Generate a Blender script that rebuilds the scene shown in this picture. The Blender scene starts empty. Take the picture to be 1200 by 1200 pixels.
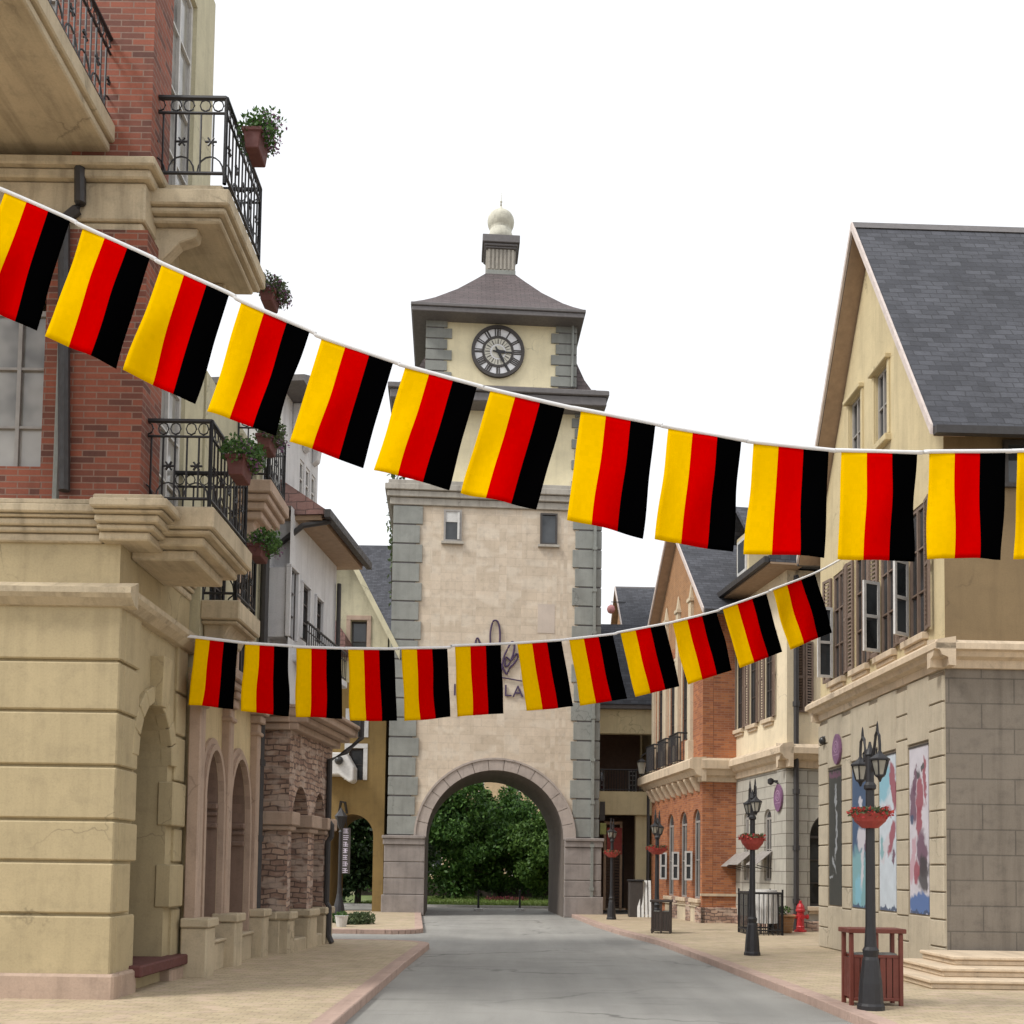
import bpy, bmesh, math, random
from mathutils import Vector, Matrix
random.seed(7)
R = math.radians
scene = bpy.context.scene
COL = scene.collection

# ---------------------------------------------------------------- camera
CAM = Vector((0.0, 0.0, 1.77)); PITCH = R(2.9); ROLL = R(0.8); F = 1200.0
CX, CY = 600.0, 1018.0 - 1200.0*math.tan(PITCH)
fw = Vector((0, math.cos(PITCH), math.sin(PITCH)))
r0 = Vector((1, 0, 0)); u0 = r0.cross(fw)
RT = math.cos(ROLL)*r0 + math.sin(ROLL)*u0
UP = -math.sin(ROLL)*r0 + math.cos(ROLL)*u0
cd = bpy.data.cameras.new('camera'); cam = bpy.data.objects.new('camera', cd); COL.objects.link(cam)
cd.sensor_width = 36; cd.lens = 36; cd.clip_start = 0.1; cd.clip_end = 3000
cd.shift_y = (CY-600)/1200.0
m = Matrix((RT, UP, -fw)).transposed().to_4x4(); m.translation = CAM
cam.matrix_world = m
scene.camera = cam

# ---------------------------------------------------------------- light: bright overcast
SUN_EL, SUN_ROT = R(50), R(240)
w = bpy.data.worlds.new('World'); scene.world = w; w.use_nodes = True
nt = w.node_tree; bg = nt.nodes['Background']
sky = nt.nodes.new('ShaderNodeTexSky'); sky.sky_type = 'NISHITA'; sky.sun_disc = False
sky.sun_elevation = SUN_EL; sky.sun_rotation = SUN_ROT; sky.dust_density = 4
hs = nt.nodes.new('ShaderNodeHueSaturation'); hs.inputs['Saturation'].default_value = 0.08
mx = nt.nodes.new('ShaderNodeMix'); mx.data_type = 'RGBA'; mx.inputs['Factor'].default_value = 0.8
nt.links.new(sky.outputs['Color'], hs.inputs['Color'])
nt.links.new(hs.outputs['Color'], mx.inputs[6])
mx.inputs[7].default_value = (7.6, 7.75, 8.0, 1)          # cloud layer
nt.links.new(mx.outputs[2], bg.inputs['Color']); bg.inputs['Strength'].default_value = 0.10
sd = bpy.data.lights.new('sun', 'SUN'); so = bpy.data.objects.new('sun', sd); COL.objects.link(so)
sd.energy = 1.5; sd.angle = R(12); sd.color = (1.0, 0.96, 0.9)
# light travels away from the sun
az = SUN_ROT
sv = Vector((math.sin(az)*math.cos(SUN_EL), math.cos(az)*math.cos(SUN_EL), math.sin(SUN_EL)))
so.rotation_euler = (-sv).to_track_quat('-Z', 'Y').to_euler()
scene.view_settings.view_transform = 'Standard'; scene.view_settings.look = 'None'
scene.view_settings.exposure = 0.72; scene.view_settings.gamma = 1; scene.view_settings.use_curve_mapping = False

# ---------------------------------------------------------------- photograph -> ground plan
def ray(u, v): return fw*F + RT*(u-CX) + UP*(CY-v)
def G(u, v, z=0.12):
    d = ray(u, v); t = (z-CAM.z)/d.z
    return CAM + d*t
def atY(u, v, Y):
    d = ray(u, v); return CAM + d*((Y-CAM.y)/d.y)

class Frame:
    """upright wall plane; s runs left to right seen from outside, d outwards"""
    def __init__(s, o, p):
        s.o = Vector((o[0], o[1], 0)); e = Vector((p[0], p[1], 0))
        s.L = (e-s.o).length; s.t = (e-s.o).normalized(); s.n = Vector((s.t.y, -s.t.x, 0))
    def pt(s, a, z, d=0.0): return s.o + s.t*a + s.n*d + Vector((0, 0, z))
    def px(s, u, v, d=0.0):
        r = ray(u, v); o = s.o + s.n*d
        t = (o-CAM).dot(s.n)/r.dot(s.n); q = CAM + r*t
        return (q-s.o).dot(s.t), q.z
    def S(s, u, v, d=0.0): return s.px(u, v, d)[0]
    def Z(s, u, v, d=0.0): return s.px(u, v, d)[1]
W = Frame((0, 0), (1, 0)); W.n = Vector((0, 1, 0))      # plain world axes

# ---------------------------------------------------------------- mesh builder
OFF = {}
class MB:
    def __init__(s): s.v = []; s.f = []; s.m = []; s.k = 0
    def add(s, pts):
        i = len(s.v); s.v += [Vector(p) for p in pts]; return list(range(i, i+len(pts)))
    def face(s, pts):
        s.f.append(s.add(pts)); s.m.append(s.k)
    def idx(s, f): s.f.append(f); s.m.append(s.k)
    def box(s, F_, s0, s1, z0, z1, d0, d1):
        a = s.add([F_.pt(x, z, d) for d in (d0, d1) for z in (z0, z1) for x in (s0, s1)])
        for q in ((0,1,3,2), (4,6,7,5), (0,4,5,1), (2,3,7,6), (0,2,6,4), (1,5,7,3)): s.idx([a[j] for j in q])
    def wb(s, x0, x1, y0, y1, z0, z1): s.box(W, x0, x1, z0, z1, y0, y1)
    def frus(s, F_, lo, hi):
        """lo, hi = (s0,s1,d0,d1,z)"""
        a = s.add([F_.pt(x, q[4], d) for q in (lo, hi) for d in (q[2], q[3]) for x in (q[0], q[1])])
        for q in ((0,1,3,2), (4,6,7,5), (0,4,5,1), (2,3,7,6), (0,2,6,4), (1,5,7,3)): s.idx([a[j] for j in q])
    def prism(s, base, ext):
        n = len(base); ext = Vector(ext)
        a = s.add(base); b = s.add([Vector(p)+ext for p in base])
        s.idx(a[::-1]); s.idx(b)
        for i in range(n):
            j = (i+1) % n; s.idx([a[i], a[j], b[j], b[i]])
    def profile(s, F_, poly, s0, s1):
        """poly in (d,z) swept along s"""
        s.prism([F_.pt(s0, z, d) for d, z in poly], F_.t*(s1-s0))
    def tube(s, pts, r, n=6, closed=False):
        pts = [Vector(p) for p in pts]; N = len(pts); rings = []
        for i, p in enumerate(pts):
            a = pts[(i-1) % N] if (i or closed) else p
            b = pts[(i+1) % N] if (i < N-1 or closed) else p
            t = (b-a).normalized(); ref = Vector((0, 0, 1)) if abs(t.z) < .9 else Vector((1, 0, 0))
            x = t.cross(ref).normalized(); y = t.cross(x)
            rr = r[i] if isinstance(r, (list, tuple)) else r
            rings.append(s.add([p + x*rr*math.cos(2*math.pi*k/n+.4) + y*rr*math.sin(2*math.pi*k/n+.4) for k in range(n)]))
        for i in range(N if closed else N-1):
            A, B = rings[i], rings[(i+1) % N]
            for k in range(n):
                l = (k+1) % n; s.idx([A[k], A[l], B[l], B[k]])
        if not closed: s.idx(rings[0][::-1]); s.idx(rings[-1])
    def lathe(s, c, prof, n=16, ang=0.0):
        c = Vector(c); rings = []
        for r, z in prof:
            rings.append(s.add([c + Vector((r*math.cos(2*math.pi*k/n+ang), r*math.sin(2*math.pi*k/n+ang), z)) for k in range(n)]))
        for A, B in zip(rings, rings[1:]):
            for k in range(n):
                l = (k+1) % n; s.idx([A[k], A[l], B[l], B[k]])
        s.idx(rings[0][::-1]); s.idx(rings[-1])
    def disc(s, F_, cs, cz, r, d0, d1, n=32, r_in=0.0, a0=0.0, a1=2*math.pi, sx=1.0):
        """disc or ring standing on a wall plane"""
        full = abs(a1-a0-2*math.pi) < 1e-6
        A = [a0+(a1-a0)*k/n for k in range(n if full else n+1)]
        if r_in <= 0:
            s.prism([F_.pt(cs+sx*r*math.cos(a), cz+r*math.sin(a), d0) for a in A], F_.n*(d1-d0)); return
        q = [s.add([F_.pt(cs+sx*rr*math.cos(a), cz+rr*math.sin(a), d) for a in A]) for rr, d in ((r_in, d0), (r, d0), (r, d1), (r_in, d1))]
        M = len(A)
        for i in range(M if full else M-1):
            j = (i+1) % M
            for k in range(4):
                l = (k+1) % 4; s.idx([q[k][i], q[k][j], q[l][j], q[l][i]])
        if not full:
            s.idx([q[k][0] for k in range(4)]); s.idx([q[k][-1] for k in (3, 2, 1, 0)])
    def wall(s, F_, s0, s1, z0, top, ops, th, d=0.0, nseg=18):
        """upright wall with openings cut through it; ops: (a,b,zlo,zhi,rise)"""
        if not isinstance(top, (list, tuple)): top = [(s0, top), (s1, top)]
        def tz(x):
            for (a, za), (b, zb) in zip(top, top[1:]):
                if x <= b+1e-9: return za+(zb-za)*(x-a)/(b-a) if b > a else zb
            return top[-1][1]
        bp = {round(s0, 5), round(s1, 5)} | {round(a, 5) for a, _ in top if s0 <= a <= s1}
        for a, b, zl, zh, rise in ops:
            bp |= {round(a, 5), round(b, 5)}
            if rise > 0:
                c, hw = (a+b)/2, (b-a)/2
                bp |= {round(c-hw*math.cos(math.pi*k/nseg), 5) for k in range(1, nseg)}
        bp = sorted(bp)
        def oz(o, x):
            a, b, zl, zh, rise = o
            if rise <= 0: return zh
            c, hw = (a+b)/2, (b-a)/2; q = max(0.0, 1-((x-c)/hw)**2)
            return zh-rise+rise*math.sqrt(q)
        P = F_.pt; e = d-th
        for x0, x1 in zip(bp, bp[1:]):
            if x1-x0 < 1e-5: continue
            mid = (x0+x1)/2; lo = (z0, z0)
            for o in sorted([o for o in ops if o[0]-1e-6 < mid < o[1]+1e-6], key=lambda o: o[2]):
                if o[2] > lo[0]+1e-6:
                    for dd in (d, e): s.face([P(x0, lo[0], dd), P(x1, lo[1], dd), P(x1, o[2], dd), P(x0, o[2], dd)])
                    s.face([P(x0, o[2], d), P(x1, o[2], d), P(x1, o[2], e), P(x0, o[2], e)])
                lo = (oz(o, x0), oz(o, x1))
                s.face([P(x0, lo[0], d), P(x1, lo[1], d), P(x1, lo[1], e), P(x0, lo[0], e)])
            for dd in (d, e): s.face([P(x0, lo[0], dd), P(x1, lo[1], dd), P(x1, tz(x1), dd), P(x0, tz(x0), dd)])
            s.face([P(x0, tz(x0), d), P(x1, tz(x1), d), P(x1, tz(x1), e), P(x0, tz(x0), e)])
        for a, b, zl, zh, rise in ops:
            zs = zh-rise
            for x in (a, b): s.face([P(x, max(zl, z0), d), P(x, zs, d), P(x, zs, e), P(x, max(zl, z0), e)])
        for x in (s0, s1): s.face([P(x, z0, d), P(x, tz(x), d), P(x, tz(x), e), P(x, z0, e)])
    def build(s, name, mat, parent=None, smooth=False, bevel=0.0, recalc=True):
        me = bpy.data.meshes.new(name)
        off = OFF.get(parent.name, Vector((0, 0, 0))) if parent else Vector((0, 0, 0))
        me.from_pydata([v-off for v in s.v], [], s.f)
        mats = mat if isinstance(mat, (list, tuple)) else [mat]
        for q in mats: me.materials.append(q)
        me.polygons.foreach_set('material_index', s.m)
        if recalc:
            bm = bmesh.new(); bm.from_mesh(me); bmesh.ops.recalc_face_normals(bm, faces=bm.faces); bm.to_mesh(me); bm.free()
        me.update()
        uv = me.uv_layers.new(name='UVMap').data
        vs = me.vertices
        for p in me.polygons:
            n = p.normal
            if abs(n.z) > .985: t, b = Vector((1, 0, 0)), Vector((0, 1, 0))
            else:
                t = Vector((-n.y, n.x, 0)).normalized(); b = n.cross(t)
                if b.z < 0: b = -b
            for li in p.loop_indices:
                c = vs[me.loops[li].vertex_index].co + off
                uv[li].uv = (c.dot(t), c.dot(b))
        if smooth: me.polygons.foreach_set('use_smooth', [True]*len(me.polygons))
        o = bpy.data.objects.new(name, me); COL.objects.link(o)
        if parent: o.parent = parent; OFF[o.name] = off
        if bevel:
            b = o.modifiers.new('bevel', 'BEVEL'); b.width = bevel; b.segments = 1; b.limit_method = 'ANGLE'; b.angle_limit = R(40)
        return o

def tag(o, label, cat, group=None, kind=None):
    if label: o['label'] = label
    if cat: o['category'] = cat
    if group: o['group'] = group
    if kind: o['kind'] = kind
    return o
def thing(name, label, cat, loc, group=None):
    o = bpy.data.objects.new(name, None); COL.objects.link(o); o.location = loc
    o.empty_display_size = .2; OFF[o.name] = Vector(loc)
    return tag(o, label, cat, group)
def structure(mb, name, mat):
    return tag(mb.build(name, mat), None, None, kind='structure')
def dup(root, loc, label, rz=0.0, scale=1.0):
    c = root.copy(); COL.objects.link(c); c.location = loc; c.rotation_euler = (0, 0, rz); c.scale = (scale,)*3
    c['label'] = label
    for ch in list(root.children):
        k = ch.copy(); COL.objects.link(k); k.parent = c
        for g in list(ch.children):
            q = g.copy(); COL.objects.link(q); q.parent = k
    return c

# ---------------------------------------------------------------- materials
def _n(nt, t, **kw):
    n = nt.nodes.new(t)
    for k, v in kw.items(): setattr(n, k, v)
    return n
def _mix(nt, fac, a, b, mode='MIX'):
    n = nt.nodes.new('ShaderNodeMix'); n.data_type = 'RGBA'; n.blend_type = mode
    for i, x in ((0, fac), (6, a), (7, b)):
        if hasattr(x, 'is_output'): nt.links.new(x, n.inputs[i])
        elif i == 0: n.inputs[0].default_value = x
        else: n.inputs[i].default_value = (*x[:3], 1)
    return n.outputs[2]
def _noise(nt, vec, scale, detail=4, rough=.55):
    n = _n(nt, 'ShaderNodeTexNoise'); n.inputs['Scale'].default_value = scale
    n.inputs['Detail'].default_value = detail; n.inputs['Roughness'].default_value = rough
    nt.links.new(vec, n.inputs['Vector']); return n.outputs['Fac']
def _ramp(nt, fac, stops):
    r = _n(nt, 'ShaderNodeValToRGB'); cr = r.color_ramp
    while len(cr.elements) < len(stops): cr.elements.new(.5)
    for e, (p, c) in zip(cr.elements, stops): e.position = p; e.color = (*c[:3], 1) if len(c) >= 3 else (c[0],)*3+(1,)
    nt.links.new(fac, r.inputs['Fac']); return r.outputs['Color']
def _map(nt, vec, sc):
    m = _n(nt, 'ShaderNodeMapping'); m.inputs['Scale'].default_value = sc
    nt.links.new(vec, m.inputs['Vector']); return m.outputs['Vector']
def _g(x): return (x, x, x)
def start(name, rough):
    m = bpy.data.materials.new(name); m.use_nodes = True; nt = m.node_tree; b = nt.nodes['Principled BSDF']
    b.inputs['Roughness'].default_value = rough
    return m, nt, b, _n(nt, 'ShaderNodeUVMap').outputs['UV']
def bump(nt, b, h, strength, dist=.02):
    n = _n(nt, 'ShaderNodeBump'); n.inputs['Strength'].default_value = strength; n.inputs['Distance'].default_value = dist
    nt.links.new(h, n.inputs['Height']); nt.links.new(n.outputs['Normal'], b.inputs['Normal'])
def weather(nt, uv, col, dirt=.35, streak=.3, var=.12):
    """soft colour drift, blotches and rain streaks"""
    v = _ramp(nt, _noise(nt, uv, 1.1, 5), [(.3, _g(1-var)), (.7, _g(1+var*.4))])
    col = _mix(nt, 1, col, v, 'MULTIPLY')
    st = _ramp(nt, _noise(nt, _map(nt, uv, (2.6, .22, 1)), 1.6, 6, .65), [(.48, _g(1)), (.78, (1-streak, 1-streak*1.03, 1-streak*1.05))])
    col = _mix(nt, 1, col, st, 'MULTIPLY')
    d = _ramp(nt, _noise(nt, uv, 3.7, 8, .7), [(.5, _g(1)), (.8, (1-dirt, 1-dirt, 1-dirt*.95))])
    col = _mix(nt, 1, col, d, 'MULTIPLY')
    g = _ramp(nt, _noise(nt, uv, 38, 4, .8), [(.3, _g(.88)), (.5, _g(1)), (.7, _g(1.06))])
    col = _mix(nt, 1, col, g, 'MULTIPLY')
    ch = _ramp(nt, _noise(nt, uv, 9.5, 3, .5), [(.72, _g(1)), (.76, _g(1-dirt*.8))])
    return _mix(nt, 1, col, ch, 'MULTIPLY')
def plaster(name, col, rough=.85, dirt=.25, streak=.25, var=.12, bs=.25):
    m, nt, b, uv = start(name, rough)
    c = weather(nt, uv, col, dirt, streak, var)
    nz = _n(nt, 'ShaderNodeTexNoise'); nz.inputs['Scale'].default_value = 2.2; nz.inputs['Detail'].default_value = 6; nt.links.new(uv, nz.inputs['Vector'])
    s = _n(nt, 'ShaderNodeVectorMath', operation='SCALE'); s.inputs['Scale'].default_value = .7; nt.links.new(nz.outputs['Color'], s.inputs[0])
    ad = _n(nt, 'ShaderNodeVectorMath', operation='ADD'); nt.links.new(uv, ad.inputs[0]); nt.links.new(s.outputs[0], ad.inputs[1])
    v = _n(nt, 'ShaderNodeTexVoronoi', feature='DISTANCE_TO_EDGE'); v.inputs['Scale'].default_value = .45; nt.links.new(ad.outputs[0], v.inputs['Vector'])
    k = _ramp(nt, v.outputs['Distance'], [(.0, _g(.62)), (.004, _g(.8)), (.008, _g(1))])
    gate = _ramp(nt, _noise(nt, uv, .6, 2), [(.52, _g(0)), (.62, _g(1))])
    c = _mix(nt, gate, c, _mix(nt, 1, c, k, 'MULTIPLY'))          # hairline cracks, here and there
    nt.links.new(c, b.inputs['Base Color'])
    bump(nt, b, _noise(nt, uv, 45, 5, .7), bs, .01); return m
def bricks(name, c1, c2, mortar, bw=.24, rh=.078, ms=.009, rough=.85, dirt=.3, streak=.25, bs=.6, patch=None, off=.5, bias=0.0, smooth=.1, warp=0.0):
    m, nt, b, uv = start(name, rough)
    v = uv
    if warp:
        nz = _n(nt, 'ShaderNodeTexNoise'); nz.inputs['Scale'].default_value = 2.2; nz.inputs['Detail'].default_value = 3
        nt.links.new(uv, nz.inputs['Vector'])
        s = _n(nt, 'ShaderNodeVectorMath', operation='SCALE'); s.inputs['Scale'].default_value = warp
        nt.links.new(nz.outputs['Color'], s.inputs[0])
        a = _n(nt, 'ShaderNodeVectorMath', operation='ADD'); nt.links.new(uv, a.inputs[0]); nt.links.new(s.outputs[0], a.inputs[1]); v = a.outputs[0]
    t = _n(nt, 'ShaderNodeTexBrick'); t.offset = off; t.inputs['Scale'].default_value = 1
    t.inputs['Brick Width'].default_value = bw; t.inputs['Row Height'].default_value = rh
    t.inputs['Mortar Size'].default_value = ms; t.inputs['Mortar Smooth'].default_value = smooth; t.inputs['Bias'].default_value = bias
    nt.links.new(v, t.inputs['Vector'])
    for k, c in (('Color1', c1), ('Color2', c2), ('Mortar', mortar)): t.inputs[k].default_value = (*c, 1)
    col = t.outputs['Color']
    if patch:
        k = _ramp(nt, _noise(nt, _map(nt, uv, (1/bw*.5, 1/rh*.5, 1)), 1.0, 2), [(.52, _g(0)), (.6, _g(.75))])
        col = _mix(nt, k, col, patch)
    nt.links.new(weather(nt, uv, col, dirt, streak), b.inputs['Base Color'])
    inv = _n(nt, 'ShaderNodeMath', operation='SUBTRACT'); inv.inputs[0].default_value = 1; nt.links.new(t.outputs['Fac'], inv.inputs[1])
    ad = _n(nt, 'ShaderNodeMath', operation='MULTIPLY_ADD'); nt.links.new(_noise(nt, uv, 30, 5, .7), ad.inputs[0]); ad.inputs[1].default_value = .35
    nt.links.new(inv.outputs[0], ad.inputs[2])
    bump(nt, b, ad.outputs[0], bs, .012); return m
def paint(name, col, rough=.45, metal=0.0, var=.15):
    m, nt, b, uv = start(name, rough); b.inputs['Metallic'].default_value = metal
    v = _ramp(nt, _noise(nt, uv, 6, 5, .65), [(.3, _g(1-var)), (.7, _g(1+var))])
    nt.links.new(_mix(nt, 1, col, v, 'MULTIPLY'), b.inputs['Base Color'])
    rr = _ramp(nt, _noise(nt, uv, 11, 4), [(.3, _g(max(.05, rough-.1))), (.7, _g(min(1, rough+.15)))])
    nt.links.new(rr, b.inputs['Roughness']); return m
def leaves(name, a, b_, rough=.55):
    m, nt, b, uv = start(name, rough)
    g = _n(nt, 'ShaderNodeNewGeometry')
    k = _ramp(nt, g.outputs['Random Per Island'], [(0, a), (1, b_)])
    nt.links.new(k, b.inputs['Base Color']); b.inputs['Specular IOR Level'].default_value = .3
    tr = _n(nt, 'ShaderNodeBsdfTranslucent'); nt.links.new(k, tr.inputs['Color'])
    ms = _n(nt, 'ShaderNodeMixShader'); ms.inputs[0].default_value = .25
    out = nt.nodes['Material Output']; nt.links.new(b.outputs[0], ms.inputs[1]); nt.links.new(tr.outputs[0], ms.inputs[2]); nt.links.new(ms.outputs[0], out.inputs['Surface'])
    return m
def cloth(name, col):
    m, nt, b, uv = start(name, .75)
    v = _ramp(nt, _noise(nt, uv, 5, 4), [(.3, _g(.93)), (.7, _g(1.03))])
    nt.links.new(_mix(nt, 1, col, v, 'MULTIPLY'), b.inputs['Base Color']); b.inputs['Specular IOR Level'].default_value = .0
    w_ = _n(nt, 'ShaderNodeTexWave'); w_.inputs['Scale'].default_value = 60; nt.links.new(uv, w_.inputs['Vector'])
    bump(nt, b, w_.outputs['Fac'], .08, .002)
    tr = _n(nt, 'ShaderNodeBsdfTranslucent'); tr.inputs['Color'].default_value = (*col, 1)
    ms = _n(nt, 'ShaderNodeMixShader'); ms.inputs[0].default_value = .18
    out = nt.nodes['Material Output']; nt.links.new(b.outputs[0], ms.inputs[1]); nt.links.new(tr.outputs[0], ms.inputs[2]); nt.links.new(ms.outputs[0], out.inputs['Surface'])
    return m
def shingles(name, c1, c2, bw=.34, rh=.16):
    m, nt, b, uv = start(name, .8)
    t = _n(nt, 'ShaderNodeTexBrick'); t.inputs['Scale'].default_value = 1
    t.inputs['Brick Width'].default_value = bw; t.inputs['Row Height'].default_value = rh; t.inputs['Mortar Size'].default_value = .012
    t.inputs['Mortar Smooth'].default_value = .4
    nz0 = _n(nt, 'ShaderNodeTexNoise'); nz0.inputs['Scale'].default_value = 2.4; nz0.inputs['Detail'].default_value = 3; nt.links.new(uv, nz0.inputs['Vector'])
    s0_ = _n(nt, 'ShaderNodeVectorMath', operation='SCALE'); s0_.inputs['Scale'].default_value = .10; nt.links.new(nz0.outputs['Color'], s0_.inputs[0])
    a0_ = _n(nt, 'ShaderNodeVectorMath', operation='ADD'); nt.links.new(uv, a0_.inputs[0]); nt.links.new(s0_.outputs[0], a0_.inputs[1]); uv = a0_.outputs[0]
    nt.links.new(uv, t.inputs['Vector'])
    for k, c in (('Color1', c1), ('Color2', c2), ('Mortar', tuple(x*.4 for x in c1))): t.inputs[k].default_value = (*c, 1)
    nt.links.new(weather(nt, uv, t.outputs['Color'], .35, .25, .25), b.inputs['Base Color'])
    # each course laps over the one below
    sp = _n(nt, 'ShaderNodeSeparateXYZ'); nt.links.new(uv, sp.inputs[0])
    d = _n(nt, 'ShaderNodeMath', operation='DIVIDE'); nt.links.new(sp.outputs['Y'], d.inputs[0]); d.inputs[1].default_value = rh
    fr = _n(nt, 'ShaderNodeMath', operation='FRACT'); nt.links.new(d.outputs[0], fr.inputs[0])
    iv = _n(nt, 'ShaderNodeMath', operation='SUBTRACT'); iv.inputs[0].default_value = 1; nt.links.new(fr.outputs[0], iv.inputs[1])
    nz = _n(nt, 'ShaderNodeMath', operation='MULTIPLY_ADD'); nt.links.new(_noise(nt, uv, 14, 4), nz.inputs[0]); nz.inputs[1].default_value = .5; nt.links.new(iv.outputs[0], nz.inputs[2])
    bump(nt, b, nz.outputs[0], .8, .025); return m

M = {}
M['beige'] = plaster('beige_render', (.46, .374, .22), dirt=.22, streak=.20)
M['beige_trim'] = plaster('beige_stone_trim', (.54, .45, .31), dirt=.35, streak=.45, var=.2)
M['soffit'] = plaster('balcony_render', (.40, .31, .22), dirt=.3, streak=.3)
M['redbrick'] = bricks('red_brick', (.30, .088, .05), (.062, .034, .03), (.27, .17, .13), .30, .082, .008, streak=.2, bias=-.25)
M['cream'] = plaster('cream_render', (.62, .50, .29), streak=.22)
M['mauve'] = plaster('mauve_stone', (.46, .34, .26), dirt=.3)
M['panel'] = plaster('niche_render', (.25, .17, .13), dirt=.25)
M['rubble'] = bricks('rubble_stone', (.52, .36, .27), (.27, .165, .125), (.17, .12, .10), .27, .11, .016, dirt=.5, bs=1.0, patch=(.56, .44, .36), smooth=.35, warp=.20)
M['white'] = plaster('white_render', (.66, .66, .67), dirt=.15, streak=.3)
M['ochre'] = plaster('ochre_render', (.23, .15, .05), streak=.2)
M['palecream'] = plaster('pale_cream_render', (.56, .52, .36))
M['towerstone'] = bricks('tower_ashlar', (.63, .53, .415), (.56, .465, .355), (.53, .44, .34), .80, .32, .010, dirt=.28, streak=.12, bs=.3, patch=(.66, .575, .465))
M['quoin'] = plaster('grey_green_stone', (.27, .278, .256), dirt=.2, streak=.2, var=.2)
M['granite'] = plaster('pink_granite', (.285, .25, .23), dirt=.3, streak=.3, var=.25)
M['archring'] = plaster('arch_stone', (.42, .36, .32), dirt=.25)
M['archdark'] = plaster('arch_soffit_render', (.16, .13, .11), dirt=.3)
M['clockwall'] = plaster('clock_stage_render', (.80, .71, .48), dirt=.12, streak=.12)
M['towertrim'] = plaster('tower_cornice_stone', (.40, .37, .32), dirt=.4, streak=.4)
M['tiles'] = shingles('brown_grey_tiles', (.125, .095, .095), (.10, .08, .08))
M['fascia'] = paint('grey_fascia', (.135, .125, .125), .6)
M['slate'] = shingles('dark_slate', (.080, .083, .098), (.040, .042, .052), .30, .15)
M['redtile'] = shingles('red_brown_tiles', (.20, .10, .085), (.15, .08, .07))
M['dome'] = plaster('dome_render', (.62, .60, .50), dirt=.3)
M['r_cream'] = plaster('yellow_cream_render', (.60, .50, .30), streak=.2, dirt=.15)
M['r_tan_shaded'] = plaster('shaded_tan_render', (.22, .155, .08), streak=.2, dirt=.15)  # tan taken browner: shade on the near end wall put into the colour
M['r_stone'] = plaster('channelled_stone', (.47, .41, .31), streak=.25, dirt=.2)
M['r_stone_shaded'] = bricks('shaded_end_wall_stone', (.20, .172, .14), (.19, .163, .132), (.125, .108, .088), 1.1, .42, .012, dirt=.35, streak=.35, bs=.5)  # darker copy of the channelled stone, end-wall shade painted in
M['r_grey'] = bricks('grey_ashlar', (.46, .44, .38), (.42, .40, .35), (.22, .2, .17), 1.3, .36, .014, dirt=.2, streak=.2, bs=.5)
M['r2_cream'] = plaster('pale_yellow_render', (.76, .65, .46), streak=.2, dirt=.15)
M['r_trim'] = plaster('cream_stone_trim', (.62, .50, .36), dirt=.25, streak=.35)
M['soffitwood'] = paint('brown_soffit_boards', (.34, .235, .155), .7)
M['verge'] = paint('pale_verge_board', (.58, .50, .46), .6)
M['orangebrick'] = bricks('orange_brick', (.46, .17, .065), (.26, .085, .04), (.34, .19, .12), .25, .075, .008, dirt=.25, streak=.15, bs=.4)
M['gablebrick'] = bricks('gable_brick', (.42, .22, .10), (.36, .19, .09), (.40, .26, .16), .25, .075, .008, dirt=.2, bs=.4)
M['pilaster'] = plaster('pale_pilaster_stone', (.60, .51, .37))
M['iron'] = paint('black_iron', (.016, .015, .017), .45)
M['pipe'] = paint('dark_pipe', (.035, .032, .032), .5)
M['greypipe'] = paint('grey_pipe', (.22, .23, .21), .5)
M['shutter'] = paint('brown_shutter', (.17, .12, .092), .65)
M['frame_dark'] = paint('dark_window_frame', (.05, .042, .038), .5)
M['frame_white'] = paint('white_window_frame', (.56, .55, .53), .5)
M['frame_grey'] = paint('grey_window_frame', (.30, .28, .26), .5)
M['brownwood'] = paint('brown_door_wood', (.20, .12, .08), .6)
M['binwood'] = paint('red_brown_slats', (.15, .035, .022), .5)
M['darkslats'] = paint('dark_slats', (.045, .033, .028), .55)
M['terracotta'] = paint('terracotta_planter', (.115, .04, .035), .75)
M['redbowl'] = paint('red_basket', (.33, .045, .035), .6)
M['hydrant'] = paint('hydrant_red', (.42, .02, .025), .4)
M['purple'] = paint('purple_enamel', (.20, .10, .19), .4)
M['purple_line'] = paint('dark_purple_metal', (.05, .025, .075), .45)
M['letter'] = paint('pale_lilac_letters', (.55, .50, .60), .5)
M['kerb'] = plaster('pink_granite_kerb', (.46, .33, .27), dirt=.3)
M['globe'] = paint('dark_globe', (.03, .03, .03), .25)
M['cord'] = cloth('white_cord', (.85, .85, .86))
M['yellow'] = cloth('yellow_cloth', (.88, .53, .0)); M['red'] = cloth('red_cloth', (.62, .0, .0)); M['black'] = cloth('black_cloth', (.001, .001, .0012))
M['leaf_dark'] = leaves('dark_leaves', (.022, .065, .014), (.10, .20, .04))
M['leaf_shade'] = leaves('shaded_leaves', (.008, .022, .007), (.03, .065, .016))  # leaf green darkened to carry the shade of the ochre archway
M['leaf_bright'] = leaves('bright_leaves', (.035, .085, .018), (.13, .23, .05))
M['leaf_mid'] = leaves('mid_leaves', (.04, .10, .02), (.10, .19, .05))
M['leaf_grey'] = leaves('grey_green_leaves', (.06, .09, .04), (.13, .17, .08))
M['petal_mauve'] = leaves('mauve_petals', (.16, .06, .15), (.36, .20, .34))
M['petal_red'] = leaves('red_petals', (.35, .02, .03), (.55, .08, .06))
M['bark'] = plaster('bark', (.06, .045, .035), dirt=.5, bs=1)
M['lawn'] = plaster('lawn_soil', (.13, .17, .045), dirt=.4, var=.4)
M['grass'] = leaves('grass_blades', (.10, .17, .03), (.19, .25, .07))
M['earth'] = plaster('earth', (.16, .13, .09), dirt=.5)
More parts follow.
